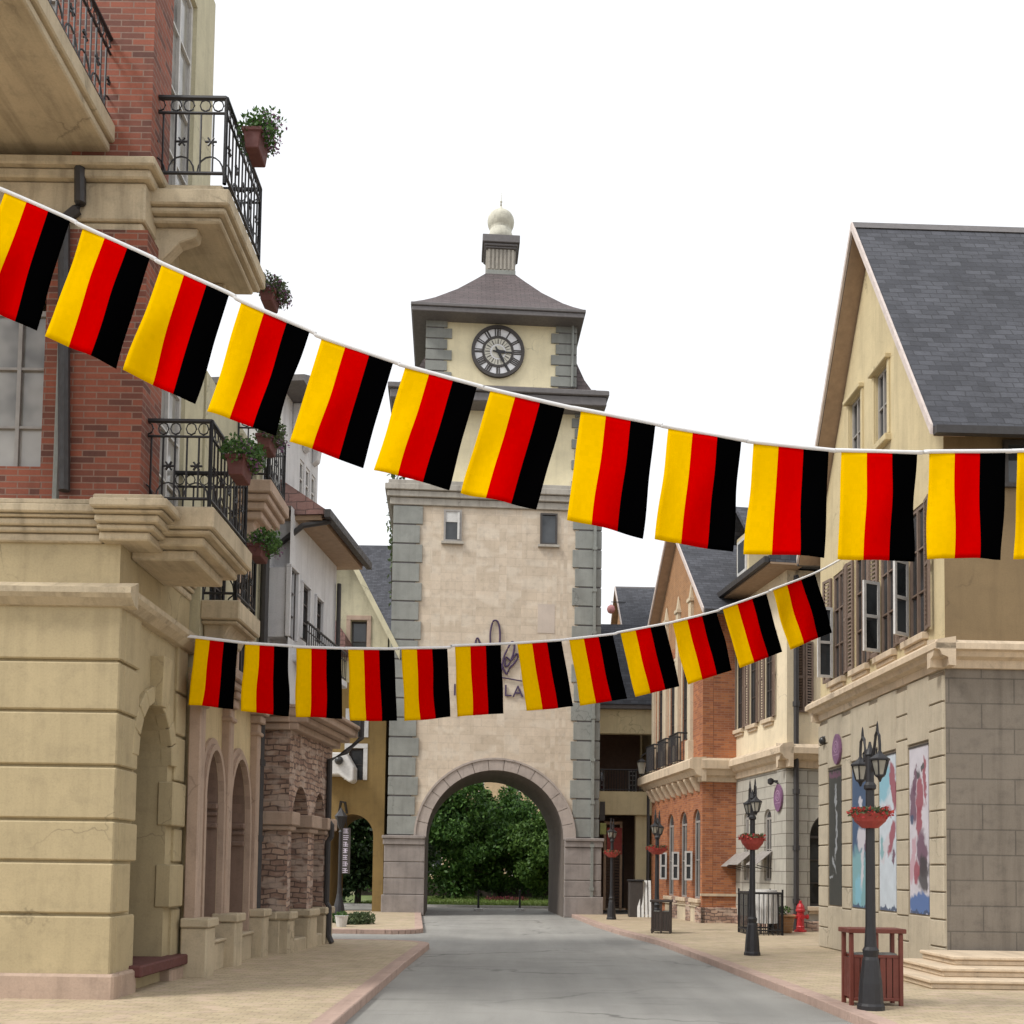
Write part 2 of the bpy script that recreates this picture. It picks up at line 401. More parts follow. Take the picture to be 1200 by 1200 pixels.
def glass_mat(name, col, rough=.06):
    m, nt, b, uv = start(name, rough)
    nt.links.new(_ramp(nt, _noise(nt, uv, .9, 3), [(.38, tuple(c*.35 for c in col)), (.48, tuple(c*.8 for c in col)), (.7, tuple(c*1.25 for c in col))]), b.inputs['Base Color'])
    b.inputs['Specular IOR Level'].default_value = .6
    bump(nt, b, _noise(nt, uv, 1.6, 2), .06, .02); return m
M['glass'] = glass_mat('dark_window_glass', (.05, .055, .06))
M['glass_curtain'] = glass_mat('curtained_glass', (.34, .33, .31), .12)
M['lampglass'] = glass_mat('lantern_glass', (.42, .40, .34), .15)
def asphalt():
    m, nt, b, uv = start('asphalt', .85)
    c = _ramp(nt, _noise(nt, uv, .3, 7, .65), [(.3, (.25, .245, .228)), (.5, (.31, .304, .282)), (.7, (.355, .347, .322))])
    c = _mix(nt, 1, c, _ramp(nt, _noise(nt, uv, 75, 3, .8), [(.3, _g(.6)), (.5, _g(1)), (.7, _g(1.25))]), 'MULTIPLY')
    c = _mix(nt, 1, c, _ramp(nt, _noise(nt, _map(nt, uv, (.35, 1.9, 1)), 1.2, 7, .7), [(.56, _g(1)), (.68, _g(.78))]), 'MULTIPLY')   # stains across the road
    c = _mix(nt, 1, c, _ramp(nt, _noise(nt, _map(nt, uv, (1.5, .10, 1)), 1.0, 4, .6), [(.35, _g(.90)), (.65, _g(1.05))]), 'MULTIPLY')  # worn wheel lines
    nz = _n(nt, 'ShaderNodeTexNoise'); nz.inputs['Scale'].default_value = 1.6; nz.inputs['Detail'].default_value = 6; nt.links.new(uv, nz.inputs['Vector'])
    s = _n(nt, 'ShaderNodeVectorMath', operation='SCALE'); s.inputs['Scale'].default_value = .9; nt.links.new(nz.outputs['Color'], s.inputs[0])
    ad = _n(nt, 'ShaderNodeVectorMath', operation='ADD'); nt.links.new(uv, ad.inputs[0]); nt.links.new(s.outputs[0], ad.inputs[1])
    v = _n(nt, 'ShaderNodeTexVoronoi', feature='DISTANCE_TO_EDGE'); v.inputs['Scale'].default_value = .22; nt.links.new(ad.outputs[0], v.inputs['Vector'])
    k = _ramp(nt, v.outputs['Distance'], [(.0, _g(.5)), (.006, _g(.62)), (.012, _g(1))])
    gate = _ramp(nt, _noise(nt, uv, .22, 2), [(.45, _g(0)), (.6, _g(1))])
    c = _mix(nt, gate, c, _mix(nt, 1, c, k, 'MULTIPLY'))
    nt.links.new(c, b.inputs['Base Color']); bump(nt, b, _noise(nt, uv, 90, 3, .8), .8, .012); return m
M['asphalt'] = asphalt()
M['paving'] = bricks('sandy_paving', (.50, .41, .27), (.44, .35, .23), (.30, .25, .17), .2, .1, .006, dirt=.35, streak=.0, bs=.3, patch=(.52, .40, .30))
M['shingle_wall'] = paint('dark_interior', (.012, .011, .010), .9)
# ================================================================ ground
def sheet(name, pts, z, mat, thick=None):
    b = MB()
    if thick: b.prism([(x, y, z-thick) for x, y in pts], (0, 0, thick))
    else: b.face([(x, y, z) for x, y in pts])
    return structure(b, name, mat)
sheet('ground', [(-600, -600), (600, -600), (600, 900), (-600, 900)], -.03, M['earth'])
sheet('road', [(-60, -20), (60, -20), (60, 46.2), (-60, 46.2)], 0, M['asphalt'])

def pavement(name, pts, kerb_edges, kw=.22):
    """paved slab 0.12 high; kerb stones run along the listed edges of the outline (points in order)"""
    b = MB(); b.prism([(x, y, -.02) for x, y in pts], (0, 0, .14)); structure(b, name, M['paving'])
    b = MB()
    cx = sum(p[0] for p in pts)/len(pts); cy = sum(p[1] for p in pts)/len(pts)
    for chain in kerb_edges:
        q = [Vector((x, y, 0)) for x, y in chain]
        nrm = []
        for i in range(len(q)-1):
            t = (q[i+1]-q[i]).normalized(); n = Vector((t.y, -t.x, 0))
            if (Vector((cx, cy, 0))-q[i]).dot(n) > 0: n = -n
            nrm.append(n)
        for i, (a, e) in enumerate(zip(q, q[1:])):
            L = (e-a).length; k = max(1, round(L/.9)); n = nrm[i]; t = (e-a)/L
            for j in range(k):
                g_ = .005 if L > .5 else -.014; p0 = a + t*(L*j/k+g_); p1 = a + t*(L*(j+1)/k-g_)
                b.prism([p0-n*.02-Vector((0,0,.02)), p1-n*.02-Vector((0,0,.02)), p1+n*kw-Vector((0,0,.02)), p0+n*kw-Vector((0,0,.02))], (0, 0, .143+(.0012 if (i+j) % 2 else 0)))
    return tag(b.build('kerb', M['kerb'], bevel=.012), None, None, kind='structure')

def arc(c, r, a0, a1, n=8): return [(c[0]+r*math.cos(R(a0+(a1-a0)*k/n)), c[1]+r*math.sin(R(a0+(a1-a0)*k/n))) for k in range(n+1)]
def g2(u, v): p = G(u, v); return (p.x, p.y)
# near left pavement (corner by the stone arcade)
c1 = g2(487, 1109); e1 = g2(385, 1101); n1 = g2(462, 1128)
rc = .8
near_edge = [(-30, e1[1]), (e1[0], e1[1])] + arc((c1[0]-rc, e1[1]-rc), rc, 90, 0) + [(n1[0]-.05, n1[1]), (n1[0]-.15, -8)]
pavement('near_pavement', near_edge + [(-30, -8)], [near_edge])
# far left pavement, in front of the ochre house and the tower foot
f0 = g2(387, 1088); f1 = g2(489, 1086); f2 = g2(487, 1066)
far_edge = [(-30, f0[1]), (f0[0], f0[1])] + arc((f1[0]-.7, f0[1]+.7), .7, -90, 0) + [(f2[0]+.12, 38.6)]
pavement('far_pavement', far_edge + [(-30, 38.6)], [far_edge])
# right pavement, curving in towards the gate
rp = [g2(684, 1074), g2(706, 1082), g2(735, 1090.5), g2(783, 1102), g2(820, 1114.5), g2(856, 1127)]
RE = [(rp[0][0]-.15, 38.6)] + rp + [(4.25, 14.0), (4.35, 8.0), (4.4, -8)]
pavement('side_pavement', RE + [(40, -8), (40, 38.6)], [RE])
# pale gutter stones between kerb and asphalt
for nm, ch, sg in (('gutter_stones', RE, 1), ('gutter_stones', near_edge[1:], 1), ('gutter_stones', far_edge[1:], 1)):
    b = MB(); q = [Vector((x, y, 0)) for x, y in ch]; cen = Vector((40, 15, 0)) if ch is RE else Vector((-30, q[len(q)//2].y + (-8 if ch[0][1] < 25 else 6), 0))
    for a, e in zip(q, q[1:]):
        t = (e-a).normalized(); n = Vector((t.y, -t.x, 0))
        if (cen-a).dot(n) > 0: n = -n
        b.face([a+n*.021+Vector((0, 0, .005)), e+n*.021+Vector((0, 0, .005)), e+n*.20+Vector((0, 0, .005)), a+n*.20+Vector((0, 0, .005))])
    tag(b.build(nm, M['r_trim']), None, None, kind='structure')
# lawn beyond the gate, with its white kerb line
b = MB(); b.wb(-14, 14, 46.2, 46.42, -.02, .10); tag(b.build('kerb', M['frame_white']), None, None, kind='structure')
sheet('lawn', [(-40, 46.42), (40, 46.42), (40, 110), (-40, 110)], .06, M['lawn'])
b = MB()
for i in range(9000):
    x = random.uniform(-7, 5); y = 46.5 + 14*random.random()**1.5; h = random.uniform(.05, .16); a = random.uniform(0, 6.28); q = .025
    b.face([(x-q*math.cos(a), y-q*math.sin(a), .06), (x+q*math.cos(a), y+q*math.sin(a), .06), (x+random.uniform(-.05, .05), y+random.uniform(-.05, .05), .06+h)])
tag(b.build('grass', M['grass'], recalc=False), None, None, kind='stuff')

# ================================================================ clock tower
tp = G(450.5, 1068.7); ta = R(3.6)
FT = Frame((tp.x, tp.y), (tp.x+math.cos(ta), tp.y+math.sin(ta)))
TW = FT.S(702, 1074); FT.L = TW
TD = 5.6                                              # depth of the gate passage
tower = thing('clock_tower', 'tall pale stone clock tower with an arched road gate, grey-green quoins and onion dome', 'tower', FT.pt(TW/2, 0))
zc0 = FT.Z(470, 592); zc1 = FT.Z(470, 563)            # lower cornice
zp = FT.Z(470, 979)                                   # pedestal top
A0, A1 = FT.S(498, 1000), FT.S(661, 1000); zsp = FT.Z(580, 983); Rar = (A1-A0)/2
wn = [(FT.S(520, 620), FT.S(541, 620)), (FT.S(633, 620), FT.S(653, 620))]; wz0, wz1 = FT.Z(580, 637), FT.Z(580, 600)
b = MB()
ops = [(A0, A1, 0, zsp+Rar, Rar)]
b.wall(FT, 0.10, TW-.10, 0, zc0, ops, TD, nseg=28)
body = b.build('wall', M['towerstone'], tower)
# passage lining, a hair inside the opening
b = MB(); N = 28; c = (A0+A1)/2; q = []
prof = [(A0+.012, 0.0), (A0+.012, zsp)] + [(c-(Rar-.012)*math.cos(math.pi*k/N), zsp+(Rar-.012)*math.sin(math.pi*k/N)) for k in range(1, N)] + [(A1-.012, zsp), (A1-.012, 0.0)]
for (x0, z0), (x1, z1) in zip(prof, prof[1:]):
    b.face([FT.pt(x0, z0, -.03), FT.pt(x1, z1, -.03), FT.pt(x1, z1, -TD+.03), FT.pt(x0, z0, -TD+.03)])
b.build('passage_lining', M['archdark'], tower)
# arch ring
b = MB(); N = 15
for k in range(N):
    a0, a1 = math.pi*k/N+.004, math.pi*(k+1)/N-.004
    b.disc(FT, c, zsp, Rar+.36, -.02, .09, 3, Rar-.03, a0, a1)
b.build('arch_ring', M['archring'], tower)
b = MB(); b.disc(FT, c, zsp, Rar+.43, -.02, .13, 30, Rar+.36, 0, math.pi); b.build('hood_moulding', M['archring'], tower)
# pedestals
for s0, s1, dd in ((-.02, A0, 1), (A1, TW+.02, 1)):
    b = MB(); z = 0; hs_ = [.80, .62, .62, .66]; hs_ = [h*(zp-.34)/sum(hs_) for h in hs_]
    for i, h in enumerate(hs_):
        e = .10 if i == 0 else .03
        b.box(FT, s0-(e if s0 < 1 else 0), s1+(e if s1 > 5 else 0), z+.008, z+h-.008, -TD*.98, .12+e); z += h
    b.box(FT, s0-(.08 if s0 < 1 else -.0), s1+(.08 if s1 > 5 else 0), zp-.34, zp-.12, -TD*.98, .20)
    b.box(FT, s0-(.12 if s0 < 1 else -.0), s1+(.12 if s1 > 5 else 0), zp-.12, zp, -TD*.98, .25)
    b.build('pedestal', M['granite'], tower, bevel=.02)
# quoins
def quoins(F_, sl, sr, z0, z1, n, wa, wb_, proj, gap=.03, back=1.0, left=True, right=True):
    b = MB(); h = (z1-z0)/n
    for i in range(n):
        wq = wa if i % 2 else wb_
        if left: b.box(F_, sl, sl+wq, z0+i*h+gap/2, z0+(i+1)*h-gap/2, -back, proj)
        if right: b.box(F_, sr-wq, sr, z0+i*h+gap/2, z0+(i+1)*h-gap/2, -back, proj)
    return b
for lf in (True, False): quoins(FT, .04, TW-.04, zp+.01, zc0-.01, 17, 1.0, 1.10, .07, .06, TD*.97, lf, not lf).build('quoins', M['quoin'], tower, bevel=.008)
b = MB()                                             # dark recessed joints behind the quoin blocks
b.box(FT, .07, .9, zp, zc0, -TD*.95, .035); b.box(FT, TW-.9, TW-.07, zp, zc0, -TD*.95, .035); b.build('quoin_backing', M['fascia'], tower)
b = MB(); b.box(FT, TW-.36, TW-.26, 0, zc0, .09, .20)
for k in range(9): b.box(FT, TW-.39, TW-.23, 1+k*1.6, 1.12+k*1.6, .05, .22)
b.build('downpipe', M['greypipe'], tower)
# plaque stone
b = MB(); b.box(FT, FT.S(630, 725), FT.S(650, 725), FT.Z(640, 742), FT.Z(640, 708), -.02, .012); b.build('blank_plaque', plaster('plaque_stone', (.55, .47, .40), dirt=.1, streak=.05), tower)
# the two small windows
for i, (x0, x1) in enumerate(wn):
    f = MB(); t = .07
    f.box(FT, x0, x0+t, wz0, wz1, .0, .09); f.box(FT, x1-t, x1, wz0, wz1, .0, .09)
    f.box(FT, x0+t, x1-t, wz1-t, wz1, .0, .09); f.box(FT, x0+t, x1-t, wz0, wz0+t, .0, .09)
    fr = f.build('window', M['frame_grey' if i == 0 else 'frame_dark'], tower)
    p = MB(); p.box(FT, x0+t, x1-t, wz0+t, wz1-t, .0, .03); p.build('pane', M['glass'], fr)
    if i == 0:
        s_ = MB(); s_.box(FT, x0+t, x1-t, wz0+(wz1-wz0)*.62, wz1-t, .035, .06); s_.box(FT, x1-.16, x1-.08, wz0+.08, wz1-.1, .095, .13); s_.build('blind', M['frame_white'], fr)
    sl = MB(); sl.box(FT, x0-.08, x1+.08, wz0-.09, wz0, .0, .14); sl.build('sill', M['towertrim'], fr)
# lower cornice
b = MB()
for za, zb, pr in ((0, .30, .10), (.30, .55, .20), (.55, .80, .28), (.80, 1.0, .16)):
    H = zc1-zc0; b.box(FT, -pr, TW+pr, zc0+H*za, zc0+H*zb-.012, -TD-pr, pr)
b.build('cornice', M['towertrim'], tower, bevel=.02)
# middle stage
m0, m1 = FT.S(489, 520, -.5), FT.S(681, 520, -.5); zm1 = FT.Z(590, 474, -.5); MDp = -TD+.2
b = MB(); b.box(FT, m0, m1, zc1, zm1, MDp, -.5); b.build('middle_stage_wall', M['clockwall'], tower)
for lf in (True, False): quoins(FT, m0-.05, m1+.05, zc1+.02, zm1-.02, 8, .30, .42, -.44, .05, 4.9, lf, not lf).build('quoins', M['quoin'], tower, bevel=.012)
# skirt roof over the middle stage
k0, k1 = FT.S(457, 465, .35), FT.S(711, 470, .35); ze0 = FT.Z(690, 475, .35); ze1 = FT.Z(690, 458, .35)
c0, c1_ = FT.S(499, 400, -.5), FT.S(676, 400, -.5); zsk = FT.Z(676, 425, -.5)
b = MB(); b.box(FT, k0, k1, ze0, ze0+(ze1-ze0)*.62, -TD-.35, .35); b.box(FT, k0-.09, k1+.09, ze0+(ze1-ze0)*.62+.006, ze1, -TD-.44, .44)
b.build('skirt_gutter', M['fascia'], tower, bevel=.03)
b = MB()
lv = [(0, 0), (.35, .22), (.7, .55), (1, 1)]
zcb = FT.Z(590, 452, -.5)
q = [(k0+(c0-k0)*t, k1+(c1_-k1)*t, -TD-.35+(.85)*t, -.52, ze1+(zsk-ze1)*z) for t, z in lv]
for lo, hi in zip(q, q[1:]): b.frus(FT, lo, hi)
b.prism([FT.pt(k0, ze1+.002, .35), FT.pt(k1, ze1+.002, .35), FT.pt(k1, ze1+.002, -.515), FT.pt(k0, ze1+.002, -.515)], (0, 0, .03))
b.prism([FT.pt(k0+.3, ze1+.035, .2), FT.pt(k0+.3, ze1+.035, -.515), FT.pt(k0+.3, zcb, -.515)], FT.t*(k1-k0-.6))
b.build('skirt_roof', M['tiles'], tower)
# clock stage
zt = FT.Z(585, 362, -.5); cb = -TD+.5
b = MB(); b.box(FT, c0+.03, c1_-.03, ze1, zt, cb, -.5); cw = b.build('clock_stage_wall', M['clockwall'], tower)
for lf in (True, False): quoins(FT, c0, c1_, zcb+.02, zt-.02, 7, .82, 1.0, -.44, .05, 4.55, lf, not lf).build('quoins', M['quoin'], tower, bevel=.008)
b = MB(); b.box(FT, c0+.04, c0+.7, zcb, zt-.03, cb+.3, -.47); b.box(FT, c1_-.7, c1_-.04, zcb, zt-.03, cb+.3, -.47); b.build('quoin_backing', M['fascia'], tower)
b = MB(); b.tube([FT.pt(c1_-.18, zcb, -.36), FT.pt(c1_-.18, zt-.1, -.36)], .05, 8); b.build('downpipe', M['greypipe'], tower)
# upper roof: deep eaves, concave pyramid
h0, h1 = FT.S(483, 358, .25), FT.S(685, 361, .25); zr = FT.Z(585, 360, .25); hb = cb-.75
b = MB(); b.box(FT, h0, h1, zr-.26, zr-.08, hb, .25); b.box(FT, h0-.05, h1+.05, zr-.075, zr+.05, hb-.05, .30)
b.build('eaves', M['fascia'], tower, bevel=.02)
l0, l1 = FT.S(569.5, 328, -2.5), FT.S(603, 328, -2.5); zl = FT.Z(586, 327, -2.5); lc = (l0+l1)/2; lh = (l1-l0)/2; dc = (hb+.25)/2
b = MB(); lv = [(0, 0), (.15, .11), (.3, .235), (.6, .53), (.85, .82), (1, 1)]
q = [(h0+(lc-lh-h0)*t, h1+(lc+lh-h1)*t, hb+(dc-lh-hb)*t, .25+(dc+lh-.25)*t, zr+.055+(zl-zr)*z) for t, z in lv]
for lo, hi in zip(q, q[1:]): b.frus(FT, lo, hi)
b.build('roof', M['tiles'], tower)
# lantern, cap, onion dome
FL = Frame((FT.pt(lc, 0, dc).x, FT.pt(lc, 0, dc).y), (FT.pt(lc+1, 0, dc).x, FT.pt(lc+1, 0, dc).y))
zz = lambda v: FL.Z(586, v)
zf = lambda v: FL.Z(586, v, .66); zw = lambda v: FL.Z(586, v, .48)
b = MB(); b.box(FL, -lh*1.03, lh*1.03, zl-.3, zw(318), -lh*1.03, lh*1.03); b.build('lantern_base', M['quoin'], tower, bevel=.02)
b = MB(); lw = lh*.93; b.box(FL, -lw, lw, zw(318), zf(289), -lw, lw)
for k in range(7):
    x = -lw+.06+k*(2*lw-.12)/6
    b.box(FL, x-.035, x+.035, zw(317), zf(291), lw, lw+.05)
    b.box(FL, -lw-.05, -lw, zw(317), zf(291), x-.035, x+.035); b.box(FL, lw, lw+.05, zw(317), zf(291), x-.035, x+.035)
b.build('lantern', M['towertrim'], tower)
cp = (FL.S(608, 283)-FL.S(565, 283))/2
b = MB(); b.box(FL, -lh*1.08, lh*1.08, zf(290), zf(288), -lh*1.08, lh*1.08); b.box(FL, -cp*.9, cp*.9, zf(288)+.004, zf(285), -cp*.9, cp*.9); b.box(FL, -cp, cp, zf(285)+.004, zf(276), -cp, cp)
b.build('lantern_cap', M['fascia'], tower, bevel=.02)
dr = (FL.S(603, 262)-FL.S(571.5, 262))/2; zd0, zd1 = zz(275)+.02, zz(246); H = zd1-zd0
b = MB(); b.lathe((FL.o.x, FL.o.y, 0), [(dr*.88, zf(276)+.004), (dr*.88, zd0-.05), (dr*.80, zd0), (dr*.82, zd0+H*.10), (dr*.74, zd0+H*.13), (dr*.86, zd0+H*.22), (dr*.97, zd0+H*.36), (dr, zd0+H*.5), (dr*.96, zd0+H*.63), (dr*.83, zd0+H*.76), (dr*.60, zd0+H*.87), (dr*.34, zd0+H*.95), (dr*.16, zd0+H*1.03), (.045, zd0+H*1.13)], 24)
b.build('dome', M['dome'], tower, smooth=True)
b = MB(); b.lathe((FL.o.x, FL.o.y, 0), [(.045, zd0+H*1.12), (.025, zd0+H*1.3), (.06, zd0+H*1.33), (.02, zd0+H*1.37), (.008, zd0+H*1.75)], 8); b.build('finial', M['dome'], tower, smooth=True)
# clock
cs, cz = FT.px(583.5, 413, -.5); cr = FT.S(614.5, 413, -.5)-cs; D0 = -.5
b = MB(); b.disc(FT, cs, cz, cr*.98, D0, D0+.05, 48); dial = b.build('clock', paint('white_dial', (.72, .72, .74), .35, var=.05), tower)
b = MB(); b.disc(FT, cs, cz, cr, D0, D0+.13, 56, cr*.88); b.disc(FT, cs, cz, cr*.60, D0+.05, D0+.085, 48, cr*.515); b.build('dial_ring', M['frame_dark'], dial)
b = MB(); b.disc(FT, cs, cz, cr*.51, D0+.05, D0+.058, 40, .30*cr); b.disc(FT, cs, cz, cr*.245, D0+.05, D0+.058, 40)
b.build('inner_dial', paint('pale_inner_dial', (.60, .58, .50), .5), dial)
def bar(b, a, r0_, r1_, wd, d0, d1, off=0.0):
    ca, sa = math.sin(a), math.cos(a)
    b.prism([FT.pt(cs+ca*r+sa*o, cz+sa*r-ca*o, d0) for r, o in ((r0_, off-wd), (r1_, off-wd), (r1_, off+wd), (r0_, off+wd))], FT.n*(d1-d0))
b = MB(); roman = ['XII', 'I', 'II', 'III', 'IIII', 'V', 'VI', 'VII', 'VIII', 'IX', 'X', 'XI']
for k, t in enumerate(roman):
    a = 2*math.pi*k/12; wd = .085*cr; n = len(t); x = -(n-1)/2*wd*.8
    for ch in t:
        z0_ = x
        if ch == 'I': bar(b, a, cr*.6, cr*.88, .021*cr, D0+.05, D0+.07, z0_)
        else:
            bar(b, a-.02 if ch == 'V' else a-.04, cr*.6, cr*.88, .024*cr, D0+.05, D0+.072, z0_-.01*cr); bar(b, a+.04, cr*.6, cr*.88, .015*cr, D0+.05, D0+.069, z0_+.01*cr)
        x += wd*.8
    for r_ in (.33, .42): bar(b, a, cr*(r_-.03), cr*(r_+.06), .018*cr, D0+.058, D0+.064)
    bar(b, a+.26, cr*.30, cr*.50, .008*cr, D0+.058, D0+.063)
b.build('numerals', M['frame_dark'], dial)
b = MB()
am = R(25.3*6)
for a, L, wd, d in ((am, .86, .028, .10), (R(94), .52, .030, .09)):
    bar(b, a, -.20*cr, cr*L, wd*cr, D0+d, D0+d+.008); bar(b, a, -.05*cr, cr*L*.5, wd*1.9*cr, D0+d-.0045, D0+d+.0125)
b.disc(FT, cs, cz, cr*.07, D0+.085, D0+.118, 16); b.build('clock_hands', M['iron'], dial)
# purple script emblem and letters on the shaft
b = MB()
def script(pts, r=.035, sub=4):
    P = [Vector(FT.pt(*FT.px(u, v, .06), .06)) for u, v in pts]; out = []
    for i in range(len(P)-1):
        p0, p1, p2, p3 = P[max(i-1, 0)], P[i], P[i+1], P[min(i+2, len(P)-1)]
        for k in range(sub):
            t = k/sub; out.append(.5*((2*p1)+(p2-p0)*t+(2*p0-5*p1+4*p2-p3)*t*t+(3*p1-p0-3*p2+p3)*t**3))
    out.append(P[-1]); b.tube(out, r, 6)
script([(580, 793), (576, 772), (574.5, 745), (577, 730), (580.5, 727), (584, 730), (586, 742), (585, 760), (581, 775), (576, 790), (569, 796), (566, 786), (565, 768), (563, 756), (560, 748), (557.5, 752), (558, 768), (561, 785)])
script([(587, 790), (590, 772), (594, 762), (600, 752), (603, 757), (601, 768), (596, 779), (592, 780), (593, 770), (599, 774), (605, 766), (607, 770), (602, 778), (597, 783), (594, 790), (590, 784), (588, 778)])
script([(560, 791), (575, 793), (588, 794), (600, 796), (612, 798), (622, 797)], .025)
em = b.build('script_emblem', M['purple_line'], tower)
def text_obj(name, txt, F_, u, v, size, d, mat, parent, thick=.02):
    cu = bpy.data.curves.new(name, 'FONT'); cu.body = txt; cu.size = size; cu.extrude = thick; cu.align_x = 'CENTER'; cu.align_y = 'CENTER'
    o = bpy.data.objects.new(name, cu); COL.objects.link(o)
    s_, z_ = F_.px(u, v, d); p = F_.pt(s_, z_, d); X = F_.t; Z = Vector((0, 0, 1)); N = F_.n
    mm = Matrix((X, Z, N)).transposed().to_4x4(); mm.translation = p
    dg = bpy.context.evaluated_depsgraph_get(); me = bpy.data.meshes.new_from_object(o.evaluated_get(dg)); bpy.data.objects.remove(o)
    off = OFF[parent.name]; me.transform(Matrix.Translation(-off) @ mm); me.materials.clear(); me.materials.append(mat)
    o = bpy.data.objects.new(name, me); COL.objects.link(o); o.parent = parent; OFF[o.name] = off; me.uv_layers.new(name='UVMap')
    return o
text_obj('lettering', 'L', FT, 595, 810, .62, .05, M['purple_line'], tower)
text_obj('lettering', 'A', FT, 607, 811, .62, .05, M['purple_line'], tower)
text_obj('lettering', 'I', FT, 533, 809, .62, .05, M['purple_line'], tower)
# ================================================================ building kit
def window(h, F_, s0, s1, z0, z1, rise=0.0, d=-.14, fw=.07, mx_=1, mz=2, fm='frame_dark', sill=None, surround=None, pane='glass', name='window', sw=.1):
    """framed window set into a wall opening; pane, sill and surround hang under it"""
    b = MB(); dd = d-.06
    zs = z1-rise
    b.box(F_, s0, s0+fw, z0, zs, dd, d); b.box(F_, s1-fw, s1, z0, zs, dd, d); b.box(F_, s0+fw, s1-fw, z0, z0+fw, dd, d)
    c = (s0+s1)/2; hw = (s1-s0)/2
    if rise <= 0: b.box(F_, s0+fw, s1-fw, z1-fw, z1, dd, d)
    else:
        n = 10
        for k in range(n):
            a, e = math.pi*k/n, math.pi*(k+1)/n
            b.prism([F_.pt(c+hw*q*math.cos(t), zs+(rise*(q if q < 1 else 1))*math.sin(t), dd) for q, t in ((1, a), (1, e), ((hw-fw)/hw, e), ((hw-fw)/hw, a))], F_.n*(d-dd))
        b.box(F_, s0+fw, s1-fw, zs-fw/2, zs+fw/2, dd, d)
    for k in range(mx_):
        x = s0+(s1-s0)*(k+1)/(mx_+1); b.box(F_, x-.025, x+.025, z0+fw, zs-(fw if rise <= 0 else fw/2), dd+.01, d+.012)
    for k in range(mz):
        z = z0+(zs-z0)*(k+1)/(mz+1); b.box(F_, s0+fw, s1-fw, z-.016, z+.016, dd+.015, d+.006)
    fr = b.build(name, M[fm], h)
    p = MB()
    if rise <= 0: p.box(F_, s0+.02, s1-.02, z0+.02, z1-.02, dd+.01, dd+.025)
    else:
        pts = [F_.pt(s0+.02, z0+.02, dd+.01), F_.pt(s1-.02, z0+.02, dd+.01)] + [F_.pt(c+(hw-.02)*math.cos(math.pi*k/12), zs+(rise-.02)*math.sin(math.pi*k/12), dd+.01) for k in range(13)]
        p.prism(pts, F_.n*.015)
    p.build('pane', M[pane], fr)
    if sill:
        q = MB(); q.box(F_, s0-.1, s1+.1, z0-.13, z0-.005, -.1, .13); q.box(F_, s0-.05, s1+.05, z0-.22, z0-.134, -.05, .07); q.build('sill', M[sill], fr, bevel=.012)
    if surround:
        q = MB(); q.box(F_, s0-sw, s0-.002, z0, zs, -.05, .05); q.box(F_, s1+.002, s1+sw, z0, zs, -.05, .05)
        if rise <= 0: q.box(F_, s0-sw, s1+sw, z1+.002, z1+sw*1.1, -.05, .055)
        else: q.disc(F_, c, zs+.002, hw+sw, -.05, .05, 18, hw+.002, 0, math.pi) if abs(rise-hw) < .02 else None
        q.build('surround', M[surround], fr, bevel=.008)
    return fr

def shutter(fr, F_, hinge, width, z0, z1, ang, mat='shutter', glazed=False):
    """leaf hinged at s=hinge, swung out by ang degrees from lying on the wall; width<0 opens leftwards"""
    h = F_.pt(hinge, 0, .03); dirv = F_.t*math.cos(R(ang))*(1 if width > 0 else -1)+F_.n*math.sin(R(ang))
    L = Frame((h.x, h.y), (h.x+dirv.x, h.y+dirv.y)); w_ = abs(width); b = MB(); t = .06
    b.box(L, 0, t, z0, z1, -.02, .02); b.box(L, w_-t, w_, z0, z1, -.02, .02)
    for za in (z0, (z0+z1)/2-t/2, z1-t): b.box(L, t, w_-t, za, za+t, -.02, .02)
    if not glazed:
        n = int((z1-z0)/.085)
        for k in range(n):
            z = z0+t+(z1-z0-2*t)*k/n; b.profile(L, [(-.016, z), (.012, z+.05), (.018, z+.056), (-.010, z+.006)], t, w_-t)
    o = b.build('shutter' if not glazed else 'casement', M[mat], fr.parent)
    if glazed:
        p = MB(); p.box(L, t, w_-t, z0+t, z1-t, -.004, .004); p.build('pane', M['glass'], o)
    return o

